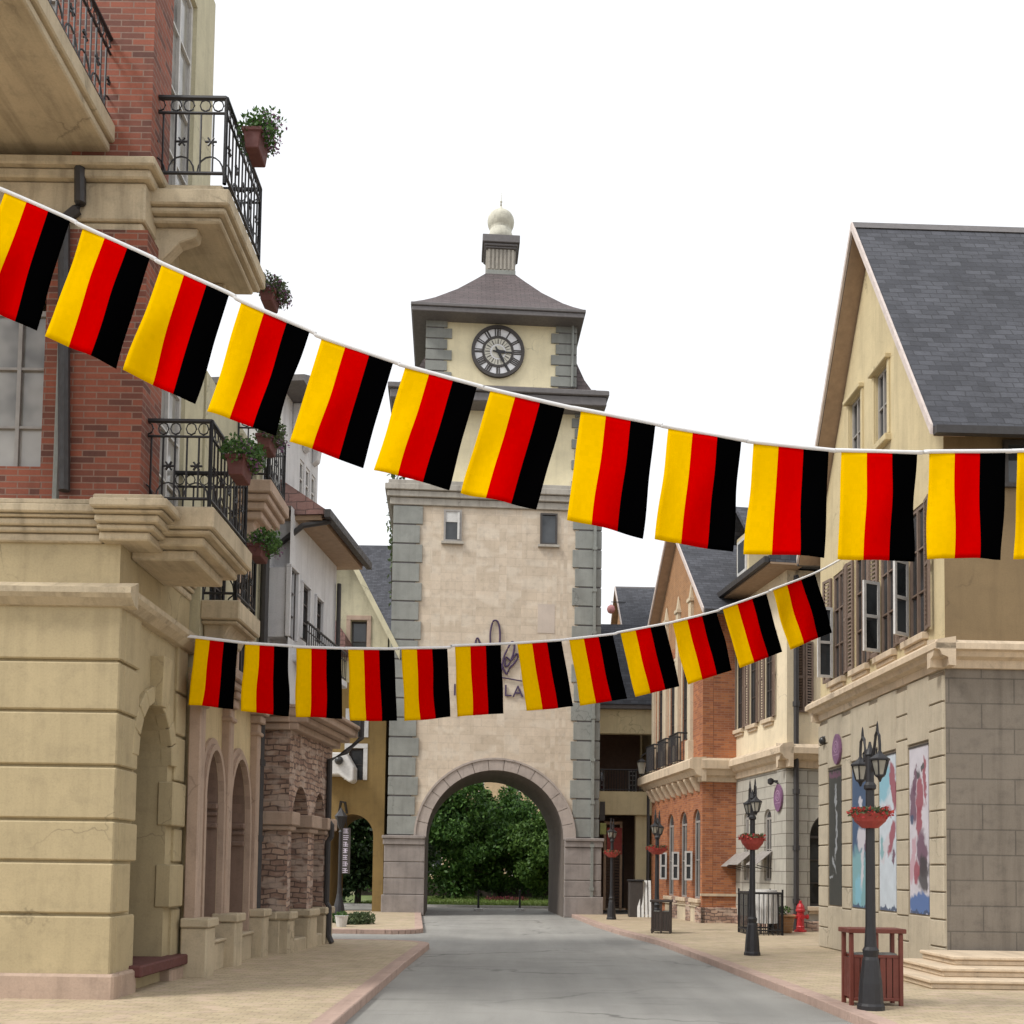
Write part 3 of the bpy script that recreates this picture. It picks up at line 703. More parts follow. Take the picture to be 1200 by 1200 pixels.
def balcony(h, F_, s0, s1, z, proj, mat, corbel=0.0, steps=((0, .24, 0), (.24, .36, .07), (.36, .46, .14)), rail=True, rz=.12, back=.0, brk=None, rh=1.12):
    b = MB()
    for a, e, ins in steps: b.box(F_, s0+ins, s1-ins, z-e, z-a-.004, back, proj-ins)
    ins = steps[-1][2]+.1; zb = z-steps[-1][1]
    if corbel: b.profile(F_, [(back, zb+.02), (proj-ins, zb+.02), (proj-ins-.06, zb-.07), (proj*.55, zb-.14-corbel*.25), (back+.02, zb-corbel)], s0+ins, s1-ins)
    sl = b.build('balcony', M[mat], h, bevel=.02)
    if brk:
        for x in (s0+.25, s1-.45):
            q = MB(); q.profile(F_, [(0, zb), (proj*.62, zb), (proj*.6, zb-.12), (proj*.42, zb-.2), (proj*.25, zb-.42), (0.0, zb-.62)], x, x+.2); q.build('bracket', M[brk], sl, bevel=.015)
    if rail:
        b = MB(); i = .09; P = [F_.pt(s0+i, 0, back), F_.pt(s0+i, 0, proj-i), F_.pt(s1-i, 0, proj-i), F_.pt(s1-i, 0, back)]
        for A, B in zip(P, P[1:]):
            L = (B-A).length; t = (B-A)/L; up = lambda zz: Vector((0, 0, zz))
            for zz, r in ((z+rz, .022), (z+rh-.2, .018), (z+rh, .032)): b.tube([A+up(zz), B+up(zz)], r, 6)
            n = max(2, round(L/.155))
            for k in range(n+1):
                q = A+t*(L*k/n); ends = k in (0, n)
                b.tube([q+up(z-.02 if ends else z+rz), q+up(z+rh if ends else z+rh-.2)], .028 if ends else .0125, 6 if ends else 4)
            nb = max(1, round(L/.36))
            for k in range(nb):              # hoops at the foot, a flower above each, scrolls under the hand rail
                m_ = L*(k+.5)/nb; rr = L/nb*.44
                b.tube([A+t*(m_+rr*math.cos(math.pi*j/8))+up(z+rz+.02+rr*1.2*math.sin(math.pi*j/8)) for j in range(9)], .012, 4)
                for a in (0, 60, 120): b.tube([A+t*(m_-.075*math.cos(R(a)))+up(z+rz+.42-.06*math.sin(R(a))), A+t*(m_+.075*math.cos(R(a)))+up(z+rz+.42+.06*math.sin(R(a)))], .014, 4)
                for e in (-1, 1):
                    b.tube([A+t*(m_+e*rr*.5+rr*.42*math.cos(2*math.pi*j/8))+up(z+rh-.1+.075*math.sin(2*math.pi*j/8)) for j in range(8)], .010, 4, closed=True)
        b.build('railing', M['iron'], sl)
    return sl

def leafball(b, c, rx, ry, rz, n, size, rnd=random):
    c = Vector(c)
    for _ in range(n):
        while True:
            p = Vector((rnd.uniform(-1, 1), rnd.uniform(-1, 1), rnd.uniform(-1, 1)))
            if .15 < p.length < 1: break
        q = c+Vector((p.x*rx, p.y*ry, p.z*rz)); a = Vector((rnd.gauss(0, 1), rnd.gauss(0, 1), rnd.gauss(0, .8))).normalized()
        e = a.orthogonal().normalized(); e = (Matrix.Rotation(rnd.uniform(0, 6.28), 3, a) @ e); f_ = a.cross(e); s = size*rnd.uniform(.6, 1.25)
        b.face([q-e*s*.5, q+f_*s*.28, q+e*s*.5, q-f_*s*.28])

def flower_box(loc, label, wx=.25, wy=.45, hang=.25, petals='petal_mauve', green='leaf_mid', spill=1.0):
    r = thing('flower_box', label, 'planter', loc, 'planters hung on the balcony railings'); x, y, z = loc
    b = MB(); b.frus(W, (x-wx*.36, x+wx*.36, y-wy*.47, y+wy*.47, z-hang), (x-wx*.5, x+wx*.5, y-wy*.5, y+wy*.5, z))
    b.box(W, x-wx*.56, x+wx*.56, z-.05, z+.012, y-wy*.53, y+wy*.53); b.build('box', M['terracotta'], r, bevel=.012)
    b = MB()
    for k in range(7): leafball(b, (x+random.uniform(-.06, .16)*spill, y+wy*(k/6-.5)*.9, z+.08), .21*spill, .17, .20, 170, .065)
    b.build('foliage', M[green], r, recalc=False)
    b = MB()
    for k in range(6): leafball(b, (x+random.uniform(.02, .2)*spill, y+wy*(k/5-.5)*.95, z+.05), .16*spill, .14, .18, 40, .05)
    b.build('blossoms', M[petals], r, recalc=False)
    return r

# ================================================================ left side
YA = 12.6; XA = -4.93
# ---- beige and red brick town house at the left edge
FA = Frame((-11, YA), (XA, YA))                      # end wall, facing down the street
SA = Frame((XA, YA), (XA, 15.35))                    # street wall
ha = thing('brick_town_house', 'town house with beige banded ground floor and red brick upper storeys at the left edge', 'house', (-7, 14.5, 0))
zcl = FA.Z(130, 703)                                 # thin string course
zcm0, zcm1 = FA.Z(100, 637), FA.Z(100, 590)          # main cornice
a0, a1 = SA.S(153, 1000), SA.S(193, 1000); za = SA.Z(176, 822)
LA = SA.L
gz = [FA.Z(100, v) for v in (1128, 1072, 1010, 961, 898, 834, 775)]
b = MB()
b.wall(SA, 0.0, LA, 0.0, zcm0, [(a0, a1, .35, za, (a1-a0)*.62)], .50, nseg=24)
b.wall(FA, 0.0, FA.L-.5, 0.0, zcm0, [], .6)
b.wb(-11, XA-.51, YA+3.4, YA+3.6, 0, zcm0)
ga = b.build('wall', M['beige'], ha)
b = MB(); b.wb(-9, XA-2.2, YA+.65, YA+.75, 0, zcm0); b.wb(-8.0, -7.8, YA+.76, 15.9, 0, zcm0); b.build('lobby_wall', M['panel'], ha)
# banded courses on the end wall and round the corner, quoined at the arch jamb
b = MB(); zs = [.12, gz[0]-.10] + gz[1:] + [zcl-.05]
zs = [.12] + gz[1:] + [zcl-.05]; zs = sorted(set(zs))
for i, (p, q) in enumerate(zip(zs, zs[1:])):
    p += .018; q -= .018
    b.box(FA, 0, FA.L+.06, p, q, -.1, .06)
    if q < SA.Z(150, 905): b.box(SA, .105, a0+(-.14 if i % 2 else .05), p, q, -.1, .06)
    else: b.box(SA, .105, max(.35, a0-.02 - .0*(i)), p, q, -.1, .06)
for i, (p, q) in enumerate(zip(zs, zs[1:])):
    p += .018; q -= .018
    if q < SA.Z(193, 860): 
        e = .02 if i % 2 else .0
        if i % 2: b.box(SA, a1-.03, a1+.52, p, q, -.12, .11)
        else: b.box(SA, a1+.26, a1+.60, p, q, -.12, .05)
    else: b.box(SA, a1+.20, a1+.62, p, q, -.1, .05)
b.build('banded_courses', M['beige'], ha, bevel=.018)
# arch moulding and keystone
b = MB(); c = (a0+a1)/2; hw = (a1-a0)/2; rs = hw*1.24; zsp_ = za-rs
for k in range(9):
    t0, t1 = math.pi*k/9+.01, math.pi*(k+1)/9-.01
    b.prism([SA.pt(c+(hw+o)*math.cos(t), zsp_+(rs+o*1.0)*math.sin(t), -.1) for o, t in ((.0, t0), (.22, t0), (.22, t1), (.0, t1))], SA.n*.17)
b.frus(SA, (c-.10, c+.10, -.1, .16, za-.06), (c-.17, c+.17, -.1, .20, za+.62)); b.build('arch_moulding', M['beige'], ha, bevel=.012)
b = MB(); b.box(FA, 0, FA.L+.14, 0, .42, -.1, .14); b.box(SA, .105, a0-.02, .0, .42, -.1, .14); b.box(SA, a1-.05, LA, 0, .30, -.1, .16)
b.build('plinth', M['mauve'], ha, bevel=.03)
b = MB(); b.box(SA, a0-.1, a1+.55, .31, .46, -.76, .22); b.build('doorstep', M['terracotta'], ha, bevel=.02)
# string course with sloped top, swept round the corner
b = MB(); p_ = [(-.02, zcl-.12), (.10, zcl-.10), (.20, zcl-.02), (.24, zcl+.03), (.24, zcl+.10), (-.02, zcl+.22)]
b.profile(FA, p_, 0, FA.L+.235); b.profile(SA, p_, .01, LA)
b.build('string_course', M['beige_trim'], ha)
# main cornice: stepped, one bay breaks forward under the pier
b = MB(); px0 = FA.S(122, 620)
prof = ((0, .22, .06), (.22, .36, .14), (.36, .54, .22), (.54, .62, .30), (.62, .84, .38), (.84, 1.0, .28))
H = zcm1-zcm0
for p, q, o in prof:
    b.box(FA, 0, px0-.01, zcm0+H*p, zcm0+H*q-.006, -.5, o*.6+.02)
    b.box(FA, px0, FA.L+.35+o, zcm0+H*p, zcm0+H*q-.006, -.9, o+.10)
    b.box(SA, .92, LA, zcm0+H*p, zcm0+H*q-.006, -.5, o*.5)
b.build('cornice', M['beige_trim'], ha, bevel=.02)
# brick storeys
ztop = 15.2; pr0 = FA.S(78, 480); pr1 = FA.S(166.5, 480, .12)
zb0, zb1 = FA.Z(150, 278), FA.Z(150, 200)
b = MB()
b.wall(FA, 0, pr0, zcm1, ztop, [(pr0-1.5, pr0-.35, zcm1+.5, zb0-.6, 0), (pr0-1.5, pr0-.35, zb1+.3, ztop-.6, 0)], .4, d=-.1)
b.box(FA, pr0, pr1, zcm1-.05, zb0+.02, -.55, .12); b.box(FA, pr0, pr1, zb1-.02, ztop, -.55, .12)
b.build('brick_wall', M['redbrick'], ha)
b = MB(); d0 = .5; dw = [(.85, 1.75), (2.0, 2.5)]
b.wall(SA, .15, LA, zcm1, ztop, [(.80, 1.90, zcm1+.10, zcm1+2.9, 0), (.80, 1.90, zb1+.15, ztop-.8, 0)], .35, d=.12)
b.wb(-11, -10.8, YA+.3, 15.4, zcm1, ztop); b.wb(-11, XA, 15.2, 15.35, zcm1, ztop); b.wb(-11, XA-.2, YA+.3, 15.2, ztop-.05, ztop+.1)
b.build('upper_wall', M['palecream'], ha)
for z0_, z1_ in ((zcm1+.10, zcm1+2.9), (zb1+.15, ztop-.8)):
    window(ha, SA, .80, 1.90, z0_, z1_, d=.06, mx_=1, mz=3, fm='frame_white', surround='palecream', name='french_door', pane='glass_curtain')
    window(ha, FA, pr0-1.5, pr0-.35, z0_+.2, z1_-.3, d=-.25, mx_=2, mz=2, fm='frame_grey', pane='glass_curtain')
# stone band between the storeys
b = MB()
for p, q, o in ((0, .15, .10), (.15, .72, .14), (.72, .86, .22), (.86, 1, .30)):
    b.box(FA, 0, pr1-.18+o, zb0+(zb1-zb0)*p, zb0+(zb1-zb0)*q-.006, -.5, o); 
b.box(FA, pr1-.5, pr1+.06, zb0+.05, zb1-.03, -.9, -.51)
b.build('stone_band', M['beige_trim'], ha, bevel=.02)
# the two street balconies and the end-wall balcony
XB = -11+FA.S(250, 606); XB1 = -11+FA.S(268, 222); bs0, bs1 = .02, 1.92
zA2 = FA.Z(230, 592, 0); FBd = Frame((XA, YA), (XA, 16))
balcony(ha, FBd, bs0, bs1, zA2, XB-XA, 'beige_trim', corbel=.0, steps=((0, .28, 0), (.28, .34, .05), (.34, .46, .16), (.46, .60, .32)), brk=None)
zA1 = FA.Z(240, 207)
balcony(ha, FBd, bs0, bs1+.05, zA1, XB1-XA, 'beige_trim', corbel=.0, steps=((0, .13, .12), (.13, .34, 0), (.34, .42, .06), (.42, .50, .14)), brk='beige_trim')
FE = Frame((-9.5, YA), (-11+FA.S(138, 188), YA))
balcony(ha, FE, 0, FE.L, FA.Z(130, 176)+.25, 2.6, 'beige_trim', corbel=0, steps=((0, .24, 0), (.24, .36, .06)), back=-.05)
b = MB(); P = [FA.pt(FA.S(u, v, .2), FA.Z(u, v, .2), .2) for u, v in ((94, 190), (94, 238), (90, 246), (78, 256), (75, 262), (75, 575))]
b.tube(P, .07, 8); b.build('downpipe', M['pipe'], ha)
b = MB(); b.tube([FA.pt(FA.S(74, 400), z, .03) for z in (zcm1, zb0)], .05, 8); b.build('downpipe', M['greypipe'], ha)

# ---- narrow arcade house
XBk = -4.78; SB = Frame((XBk, 15.36), (XBk, 18.95)); LB = SB.L
hb_ = thing('arcade_house', 'narrow cream house with mauve blind arches, just right of the brick town house', 'house', (-7, 17, 0))
ar = [(SB.S(233.5, 1000), SB.S(254, 1000), SB.Z(244, 878)), (SB.S(263, 1000), SB.S(286, 1000), SB.Z(275, 889))]
b = MB(); b.wall(SB, .012, LB, 0, 4.75, [(x0, x1, .55, zt_, (x1-x0)*.85) for x0, x1, zt_ in ar], .42, nseg=20); b.build('wall', M['cream'], hb_)
zu = 9.35
b = MB(); b.wall(SB, .012, LB, 4.75, zu, [(.45, 1.2, 5.75, 7.6, 0), (2.05, 2.95, 7.95, 9.1, 0), (2.1, 2.9, 5.1, 6.9, 0)], .42); b.wb(-11, XBk-.45, 18.75, 18.93, 0, zu); b.wb(-11, XBk-.45, 15.37, 18.7, zu-.1, zu); b.build('upper_wall', M['palecream'], hb_)
window(hb_, SB, .45, 1.2, 5.75, 7.6, d=-.03, name='french_door', mz=3); window(hb_, SB, 2.05, 2.95, 7.95, 9.1, d=-.03, name='french_door', surround='palecream'); window(hb_, SB, 2.1, 2.9, 5.1, 6.9, d=-.03, surround='mauve')
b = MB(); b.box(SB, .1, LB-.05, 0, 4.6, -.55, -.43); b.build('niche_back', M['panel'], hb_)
for x0, x1, zt_ in ar:                               # moulded frame, capitals, jambs
    b = MB(); c = (x0+x1)/2; hw = (x1-x0)/2; rs = hw*1.7; zq = zt_-rs
    for o0, o1, dd in ((.004, .10, .10), (.101, .2, .05)):
        N = 14
        for k in range(N):
            t0, t1 = math.pi*k/N, math.pi*(k+1)/N
            b.prism([SB.pt(c+(hw+o)*math.cos(t), zq+(rs+o)*math.sin(t), -.2) for o, t in ((o0, t0), (o1, t0), (o1, t1), (o0, t1))], SB.n*(.2+dd-.004))
        for sgn in (-1, 1):
            e0, e1 = c+sgn*(hw+o0), c+sgn*(hw+o1); b.box(SB, min(e0, e1), max(e0, e1), .55, zq-.002, -.2, dd)
    b.build('arch_frame', M['mauve'], hb_)
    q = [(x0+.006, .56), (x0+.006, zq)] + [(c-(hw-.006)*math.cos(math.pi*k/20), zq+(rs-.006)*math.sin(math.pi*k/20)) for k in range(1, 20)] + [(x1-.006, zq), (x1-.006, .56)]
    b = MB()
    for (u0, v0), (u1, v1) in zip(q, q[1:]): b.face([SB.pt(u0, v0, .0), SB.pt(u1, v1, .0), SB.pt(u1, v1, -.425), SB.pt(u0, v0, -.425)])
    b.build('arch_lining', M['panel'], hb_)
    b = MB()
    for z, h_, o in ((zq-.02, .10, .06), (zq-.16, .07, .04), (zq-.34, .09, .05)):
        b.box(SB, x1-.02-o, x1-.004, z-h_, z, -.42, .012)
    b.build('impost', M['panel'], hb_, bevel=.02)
b = MB(); xs = [ar[0][0]-.42, (ar[0][1]+ar[1][0])/2, ar[1][1]+.36]
for x in xs:
    b.box(SB, x-.12, x+.12, .8, 4.35, -.05, .14); b.box(SB, x-.17, x+.17, 4.35, 4.5, -.05, .20); b.box(SB, x-.21, x+.21, 4.505, 4.62, -.05, .26)
    b.box(SB, x-.15, x+.15, 4.12, 4.2, -.05, .18); b.box(SB, x-.18, x+.18, .3, .95, -.05, .22)
b.build('pilasters', M['mauve'], hb_, bevel=.02)
b = MB()
for i, x in enumerate(xs): b.box(SB, x-.22, x+.22, 0, .84, -.05, .34); b.box(SB, x-.26, x+.26, .842, .98, -.05, .38)
for x0, x1, zt_ in ar: b.box(SB, x0-.08, x1+.08, 0, .54, -.3, .16); b.box(SB, x0-.1, x1+.1, .542, .60, -.3, .2)
b.build('plinth', M['beige_trim'], hb_, bevel=.02)
b = MB()
for p, q, o in ((4.62, 4.74, .30), (4.74, 4.86, .36), (4.86, 5.0, .24)): b.box(SB, .012, LB, p, q-.005, -.05, o)
b.build('string_course', M['mauve'], hb_, bevel=.02)
zb_ = SB.Z(250, 695, .3); balcony(hb_, SB, .02, 1.30, zb_, .60, 'beige_trim', corbel=.25, steps=((0, .30, 0), (.30, .36, .05)))
zb2 = SB.Z(300, 556, .4)
balcony(hb_, SB, 1.72, 3.1, zb2, .62, 'mauve', corbel=.45, steps=((0, .22, 0), (.22, .34, .06), (.34, .48, .13), (.48, .62, .2)))
b = MB(); e = SB.pt(LB-.12, 0, .12); b.tube([e+Vector((0, 0, 9.2)), e+Vector((0, 0, 4.3)), e+Vector((0, 0, .12))], .075, 8)
for z in (.5, 2.2, 3.6, 5.6): b.tube([e+Vector((0, 0, z)), e+Vector((0, 0, z+.12))], .1, 8)
b.build('downpipe', M['pipe'], hb_)

# ---- white house on the rubble stone arcade
p0 = G(334, 1117); p1 = G(384.5, 1104); SC = Frame((p0.x, p0.y), (p1.x, p1.y)); LC = SC.L
EC = Frame((-10.5, p0.y), (p0.x, p0.y))
hc = thing('stone_arcade_house', 'white rendered house standing on a rubble stone arcade with pointed openings', 'house', (-7, 20.5, 0))
zst = 4.35
ca = [(SC.S(341, 1000), SC.S(360.5, 1000), SC.Z(350, 921)), (SC.S(367.5, 1000), SC.S(379, 1000), SC.Z(373, 929))]
b = MB(); b.wall(SC, 0, LC, 0, zst, [(x0, x1, .35, zt_, (x1-x0)*.8) for x0, x1, zt_ in ca], .5, nseg=16)
b.box(EC, 4.5, EC.L-.51, 0, zst, -.5, -.0); b.box(EC, 3, EC.L-.6, 0, zst, -3.6, -3.3)
b.build('rubble_wall', M['rubble'], hc)
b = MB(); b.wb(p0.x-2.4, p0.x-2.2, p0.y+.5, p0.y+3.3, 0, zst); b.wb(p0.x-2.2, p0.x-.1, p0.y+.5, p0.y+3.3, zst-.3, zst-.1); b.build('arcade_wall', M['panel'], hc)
piers = [(0, ca[0][0]), (ca[0][1], ca[1][0]), (ca[1][1], LC)]
zcap = SC.Z(350, 975)
b = MB()
for i, (x0, x1) in enumerate(piers):
    for z, h_, o in ((zcap, .10, .07), (zcap+.10, .26, .13)):
        b.box(SC, x0-o, x1+(o if i < 2 else .05), z+.003, z+h_, -.55, o)
    if i == 0:
        for z, h_, o in ((zcap, .10, .07), (zcap+.10, .26, .13)): b.box(EC, EC.L-.62, EC.L-.02, z+.003, z+h_, -.2, o)
    b.build('pier_cap', M['mauve'], hc, bevel=.02); b = MB()
b = MB(); zpl = SC.Z(334, 1072)
for i, (x0, x1) in enumerate(piers):
    b.box(SC, x0-.08, x1+(.08 if i < 2 else 0), 0, zpl-.1, -.58, .09); b.box(SC, x0-.13, x1+(.13 if i < 2 else .02), zpl-.097, zpl+.06, -.62, .14)
b.box(EC, EC.L-.64, EC.L-.09, 0, zpl-.1, -.3, .09); b.box(EC, EC.L-.69, EC.L-.14, zpl-.097, zpl+.06, -.3, .14)
b.box(SC, ca[0][0]+.09, ca[0][1]-.09, 0, .36, -.5, .05); b.box(SC, ca[1][0]+.09, ca[1][1]-.09, 0, .36, -.5, .05)
b.build('plinth', M['beige_trim'], hc, bevel=.03)
# cornice and rainwater goods above the stone
b = MB()
for p, q, o in ((0, .14, .16), (.14, .26, .34), (.26, .42, .50), (.42, .50, .60)):
    b.box(SC, -.05, LC+o*.5, zst+p, zst+q-.005, -.3, o); b.box(EC, EC.L-.9, EC.L, zst+p, zst+q-.005, -.2, o*.4)
b.build('cornice', M['mauve'], hc, bevel=.015)
b = MB(); e = SC.pt(LC-.45, 0, .07); z8 = 8.2
b.tube([SC.pt(LC+.1, zst+1.0, .62), SC.pt(LC+.1, zst+.25, .62), SC.pt(LC-.2, zst-.1, .35), e+Vector((0, 0, zst-.3)), e+Vector((0, 0, 2.75)), e+Vector((.07, 0, 2.65)), e+Vector((.07, 0, 2.4)), e+Vector((0, 0, 2.3)), e+Vector((0, 0, 1.0)), e+Vector((.06, -.02, .9)), e+Vector((.06, -.02, .3)), e+Vector((.14, -.05, .14))], .06, 8)
b.build('downpipe', M['pipe'], hc); b = MB()
b.tube([SC.pt(LC-.05, zst+.5, .08), SC.pt(LC-.05, 8.0, .08)], .05, 8)
b.build('downpipe', M['pipe'], hc); b = MB()
b.tube([EC.pt(EC.L-1.1, zst+.1, .12), EC.pt(EC.L-.7, zst-.05, .12), EC.pt(EC.L-.66, zst-.25, .12), EC.pt(EC.L-.66, .2, .12)], .06, 8)
b.build('downpipe', M['pipe'], hc)
# white upper storey
zev = SC.Z(376, 607, .5)
ws = [(SC.S(338.5, 700), SC.S(347, 700), SC.Z(343, 750), SC.Z(343, 668)), (SC.S(353, 700), SC.S(361.5, 700), SC.Z(357, 752), SC.Z(357, 687)), (SC.S(369.5, 700), SC.S(377, 700), SC.Z(373, 754), SC.Z(373, 703))]
b = MB(); b.wall(SC, 0, LC, zst+.5, zev+.15, [(x0, x1, z0, z1, 0) for x0, x1, z0, z1 in ws], .4); b.box(EC, 2, EC.L-.41, zst+.45, zev+.15, -.4, 0); b.wb(-10, p1.x-.4, p1.y-.3, p1.y-.02, 0, zev)
zat = 11.0; SD_ = Frame((SC.pt(-.05, 0, -.3).x, SC.pt(-.05, 0, -.3).y), (SC.pt(LC*.8, 0, -.3).x, SC.pt(LC*.8, 0, -.3).y))
atw = [(SD_.L*.48, SD_.L*.60, zev+.5, zat-.9, 0), (SD_.L*.65, SD_.L*.77, zev+.5, zat-.9, 0), (SD_.L*.82, SD_.L*.94, zev+.5, zat-.9, 0)]
b.wall(SD_, 0, SD_.L, zev+.15, zat, atw, .3)
b.box(EC, EC.L-2.6, EC.L-.66, zev+.15, zat, -.35, -.05); b.wb(-9, p0.x-.4, p0.y+.5, p0.y+.6, zev, zev+.1)
b.build('wall', M['white'], hc)
for x0, x1, z0, z1 in ws: window(hc, SC, x0, x1, z0, z1, d=-.012, fw=.05, mx_=0, mz=2, sill=None, surround='white', sw=.05)
for o in atw: window(hc, SD_, o[0], o[1], o[2], o[3], d=-.02, mx_=0, mz=2, fm='frame_white')
b = MB(); b.prism([SD_.pt(-.3, zat, .5), SD_.pt(SD_.L+.3, zat, .5), SD_.pt(SD_.L+.3, zat+.12, .5), SD_.pt(SD_.L*.5, zat+.75, .5), SD_.pt(-.3, zat+.12, .5)], -SD_.n*3.2); b.build('attic_roof', M['fascia'], hc)
b = MB()
for k in range(3):
    b = MB(); b.profile(SD_, [(0, zat), (.36, zat), (.34, zat-.15), (.16, zat-.32), (.12, zat-.62), (0, zat-.7)], SD_.L*(.25+.28*k), SD_.L*(.25+.28*k)+.22); b.build('eaves_bracket', M['white'], hc, bevel=.02)
b = MB(); b.box(SC, -.05, LC+.25, zev-.04, zev+.05, -.3, .52); b.build('soffit', M['soffitwood'], hc)
b = MB(); b.prism([SC.pt(-.1, zev+.054, .6), SC.pt(-.1, zev+.15, .6), SC.pt(-.1, zev+.75, -.29), SC.pt(-.1, zev+.054, -.29)], SC.t*(LC+.4)); b.build('eaves_roof', M['redtile'], hc)
b = MB(); b.box(SC, -.15, LC+.32, zev-.02, zev+.13, .60, .72)
g0 = SC.pt(.1, zev-.02, .66); b.build('gutter', M['pipe'], hc); b = MB(); b.tube([g0, EC.pt(EC.L+.15, zev-.15, .06), EC.pt(EC.L-.55, zev-.75, .09), EC.pt(EC.L-.62, zev-.95, .09), EC.pt(EC.L-.62, zst+.7, .09)], .055, 8)
b.build('drain_arm', M['pipe'], hc)
b = MB(); A, B = SC.pt(.05, 0, .26), SC.pt(LC, 0, .26)
zr_ = zst+.52
for zz, r in ((.62, .025), (.45, .014), (.05, .018)): b.tube([A+Vector((0, 0, zr_+zz+.95)), B+Vector((0, 0, zr_+zz+.95))], r, 6)
n = 20
for k in range(n+1): q = A+(B-A)*k/n; b.tube([q+Vector((0, 0, zr_+1.0)), q+Vector((0, 0, zr_+1.57))], .01, 4)
rl = b.build('window_railing', M['iron'], hc)
b = MB(); b.box(SC, 0, LC, zr_+.8, zr_+.95, -.05, .3); b.build('ledge', M['white'], hc, bevel=.02)

# ---- ochre gabled house beside the tower
YD = 38.0; q0 = atY(330, 900, YD); q1 = atY(451.5, 900, YD); FD = Frame((q0.x, YD), (q1.x, YD))
hd = thing('ochre_house', 'ochre house with a dark archway and small white-framed windows, left of the clock tower', 'house', FD.pt(FD.L/2, 0))
d0_, d1_ = FD.S(386, 1000), FD.S(437, 1000); dz = FD.Z(412, 954)
zg = FD.Z(452, 742); zap = FD.Z(405, 640)
wd1 = (FD.S(409, 880), FD.S(426, 880), FD.Z(418, 914), FD.Z(418, 877)); wd2 = (FD.S(410, 850), FD.S(427, 850), FD.Z(418, 864), FD.Z(418, 836))
wd3 = (FD.S(411, 740), FD.S(430, 740), FD.Z(420, 775), FD.Z(420, 727))
b = MB(); zmid = FD.Z(420, 800)
b.wall(FD, 0, FD.L, 0, zmid, [(d0_, d1_, .0, dz, (d1_-d0_)/2), (*wd1, 0), (*wd2, 0)], 3.2, nseg=20)
b.wb(q1.x-.5, q1.x-.02, YD+3.21, YD+7, 0, zmid); b.build('ochre_wall', M['ochre'], hd)
b = MB(); xa = FD.S(402, 650)
b.wall(FD, 0, FD.L, zmid+.003, [(0, zap-(xa)*1.5), (xa, zap), (FD.L, zg)], [(*wd3, 0)], .5); b.build('gable_wall', M['palecream'], hd)
for w_, fm in ((wd1, 'frame_white'), (wd2, 'frame_white'), (wd3, 'frame_grey')):
    window(hd, FD, *w_, mx_=0, mz=1, fm='frame_dark', surround='frame_white' if fm == 'frame_white' else 'mauve', sw=.16, d=-.2)
b = MB()
for (x0, z0_), (x1, z1_) in (((xa, zap), (FD.L+.5, zg-.5*(zap-zg)/(FD.L-xa))), ((-.5, zap-(xa+.5)*1.5), (xa, zap))):
    b.prism([FD.pt(x0, z0_+.02, .35), FD.pt(x1, z1_+.02, .35), FD.pt(x1, z1_+.24, .35), FD.pt(x0, z0_+.24, .35)], -FD.n*6)
b.build('roof', M['slate'], hd)
b = MB()
for (x0, z0_), (x1, z1_) in (((xa, zap), (FD.L+.5, zg-.5*(zap-zg)/(FD.L-xa))), ((-.5, zap-(xa+.5)*1.5), (xa, zap))):
    b.prism([FD.pt(x0, z0_-.14, .43), FD.pt(x1, z1_-.14, .43), FD.pt(x1, z1_+.26, .43), FD.pt(x0, z0_+.26, .43)], -FD.n*.075)
b.build('verge_board', M['palecream'], hd)
# lean-to of red-brown tiles against the front
b = MB(); L0, L1 = FD.S(380, 720), FD.S(413, 745)
zl0 = FD.Z(390, 695, 1.5); zl1 = FD.Z(412, 745, 1.5)
b.prism([FD.pt(L0-1.5, zl0+1.2, .1), FD.pt(L0, zl0, .1), FD.pt(L1, zl1, .1), FD.pt(L1, zl1-.5, .1), FD.pt(L0-1.5, zl1-.5, .1)], FD.n*1.5); b.build('lean_to_roof', M['redtile'], hd)
# white console with a dark ball on it
b = MB(); cq = FD.S(397, 900, 1.2); zc = FD.Z(397, 912, 1.2)
s_l = FD.S(385, 900, .8); s_r = FD.S(415, 900, .8); zt0 = FD.Z(400, 882, .8); zt1 = FD.Z(400, 908, .8)
b.prism([FD.pt(s_l-.5, zt1, .0), FD.pt(s_r-.55, zt1, .0), FD.pt(s_r-.15, zt1-.28, 0), FD.pt(s_r, zt1-.2, 0), FD.pt(s_r, zt1+.3, 0), FD.pt(s_r-.3, zt0, 0), FD.pt(s_l-.5, zt0+.0, 0)], FD.n*.9)
cn = b.build('console', M['frame_white'], hd, bevel=.04)
b = MB(); b.lathe(FD.pt(FD.S(397, 890, 1.0), FD.Z(397, 891, 1.0), .98), [(.16*math.sin(math.pi*k/10)+.002, -.16*math.cos(math.pi*k/10)) for k in range(11)], 14); b.build('ball', M['globe'], cn, smooth=True)
b = MB(); b.tube([FD.pt(FD.S(398, 940), FD.Z(398, 952), .05), FD.pt(FD.S(401, 940), FD.Z(401, 940), .3), FD.pt(FD.S(406, 940), FD.Z(406, 941), .3), FD.pt(FD.S(407, 940), FD.Z(407, 953), .05)], .05, 6); b.build('lamp_bracket', M['iron'], hd)

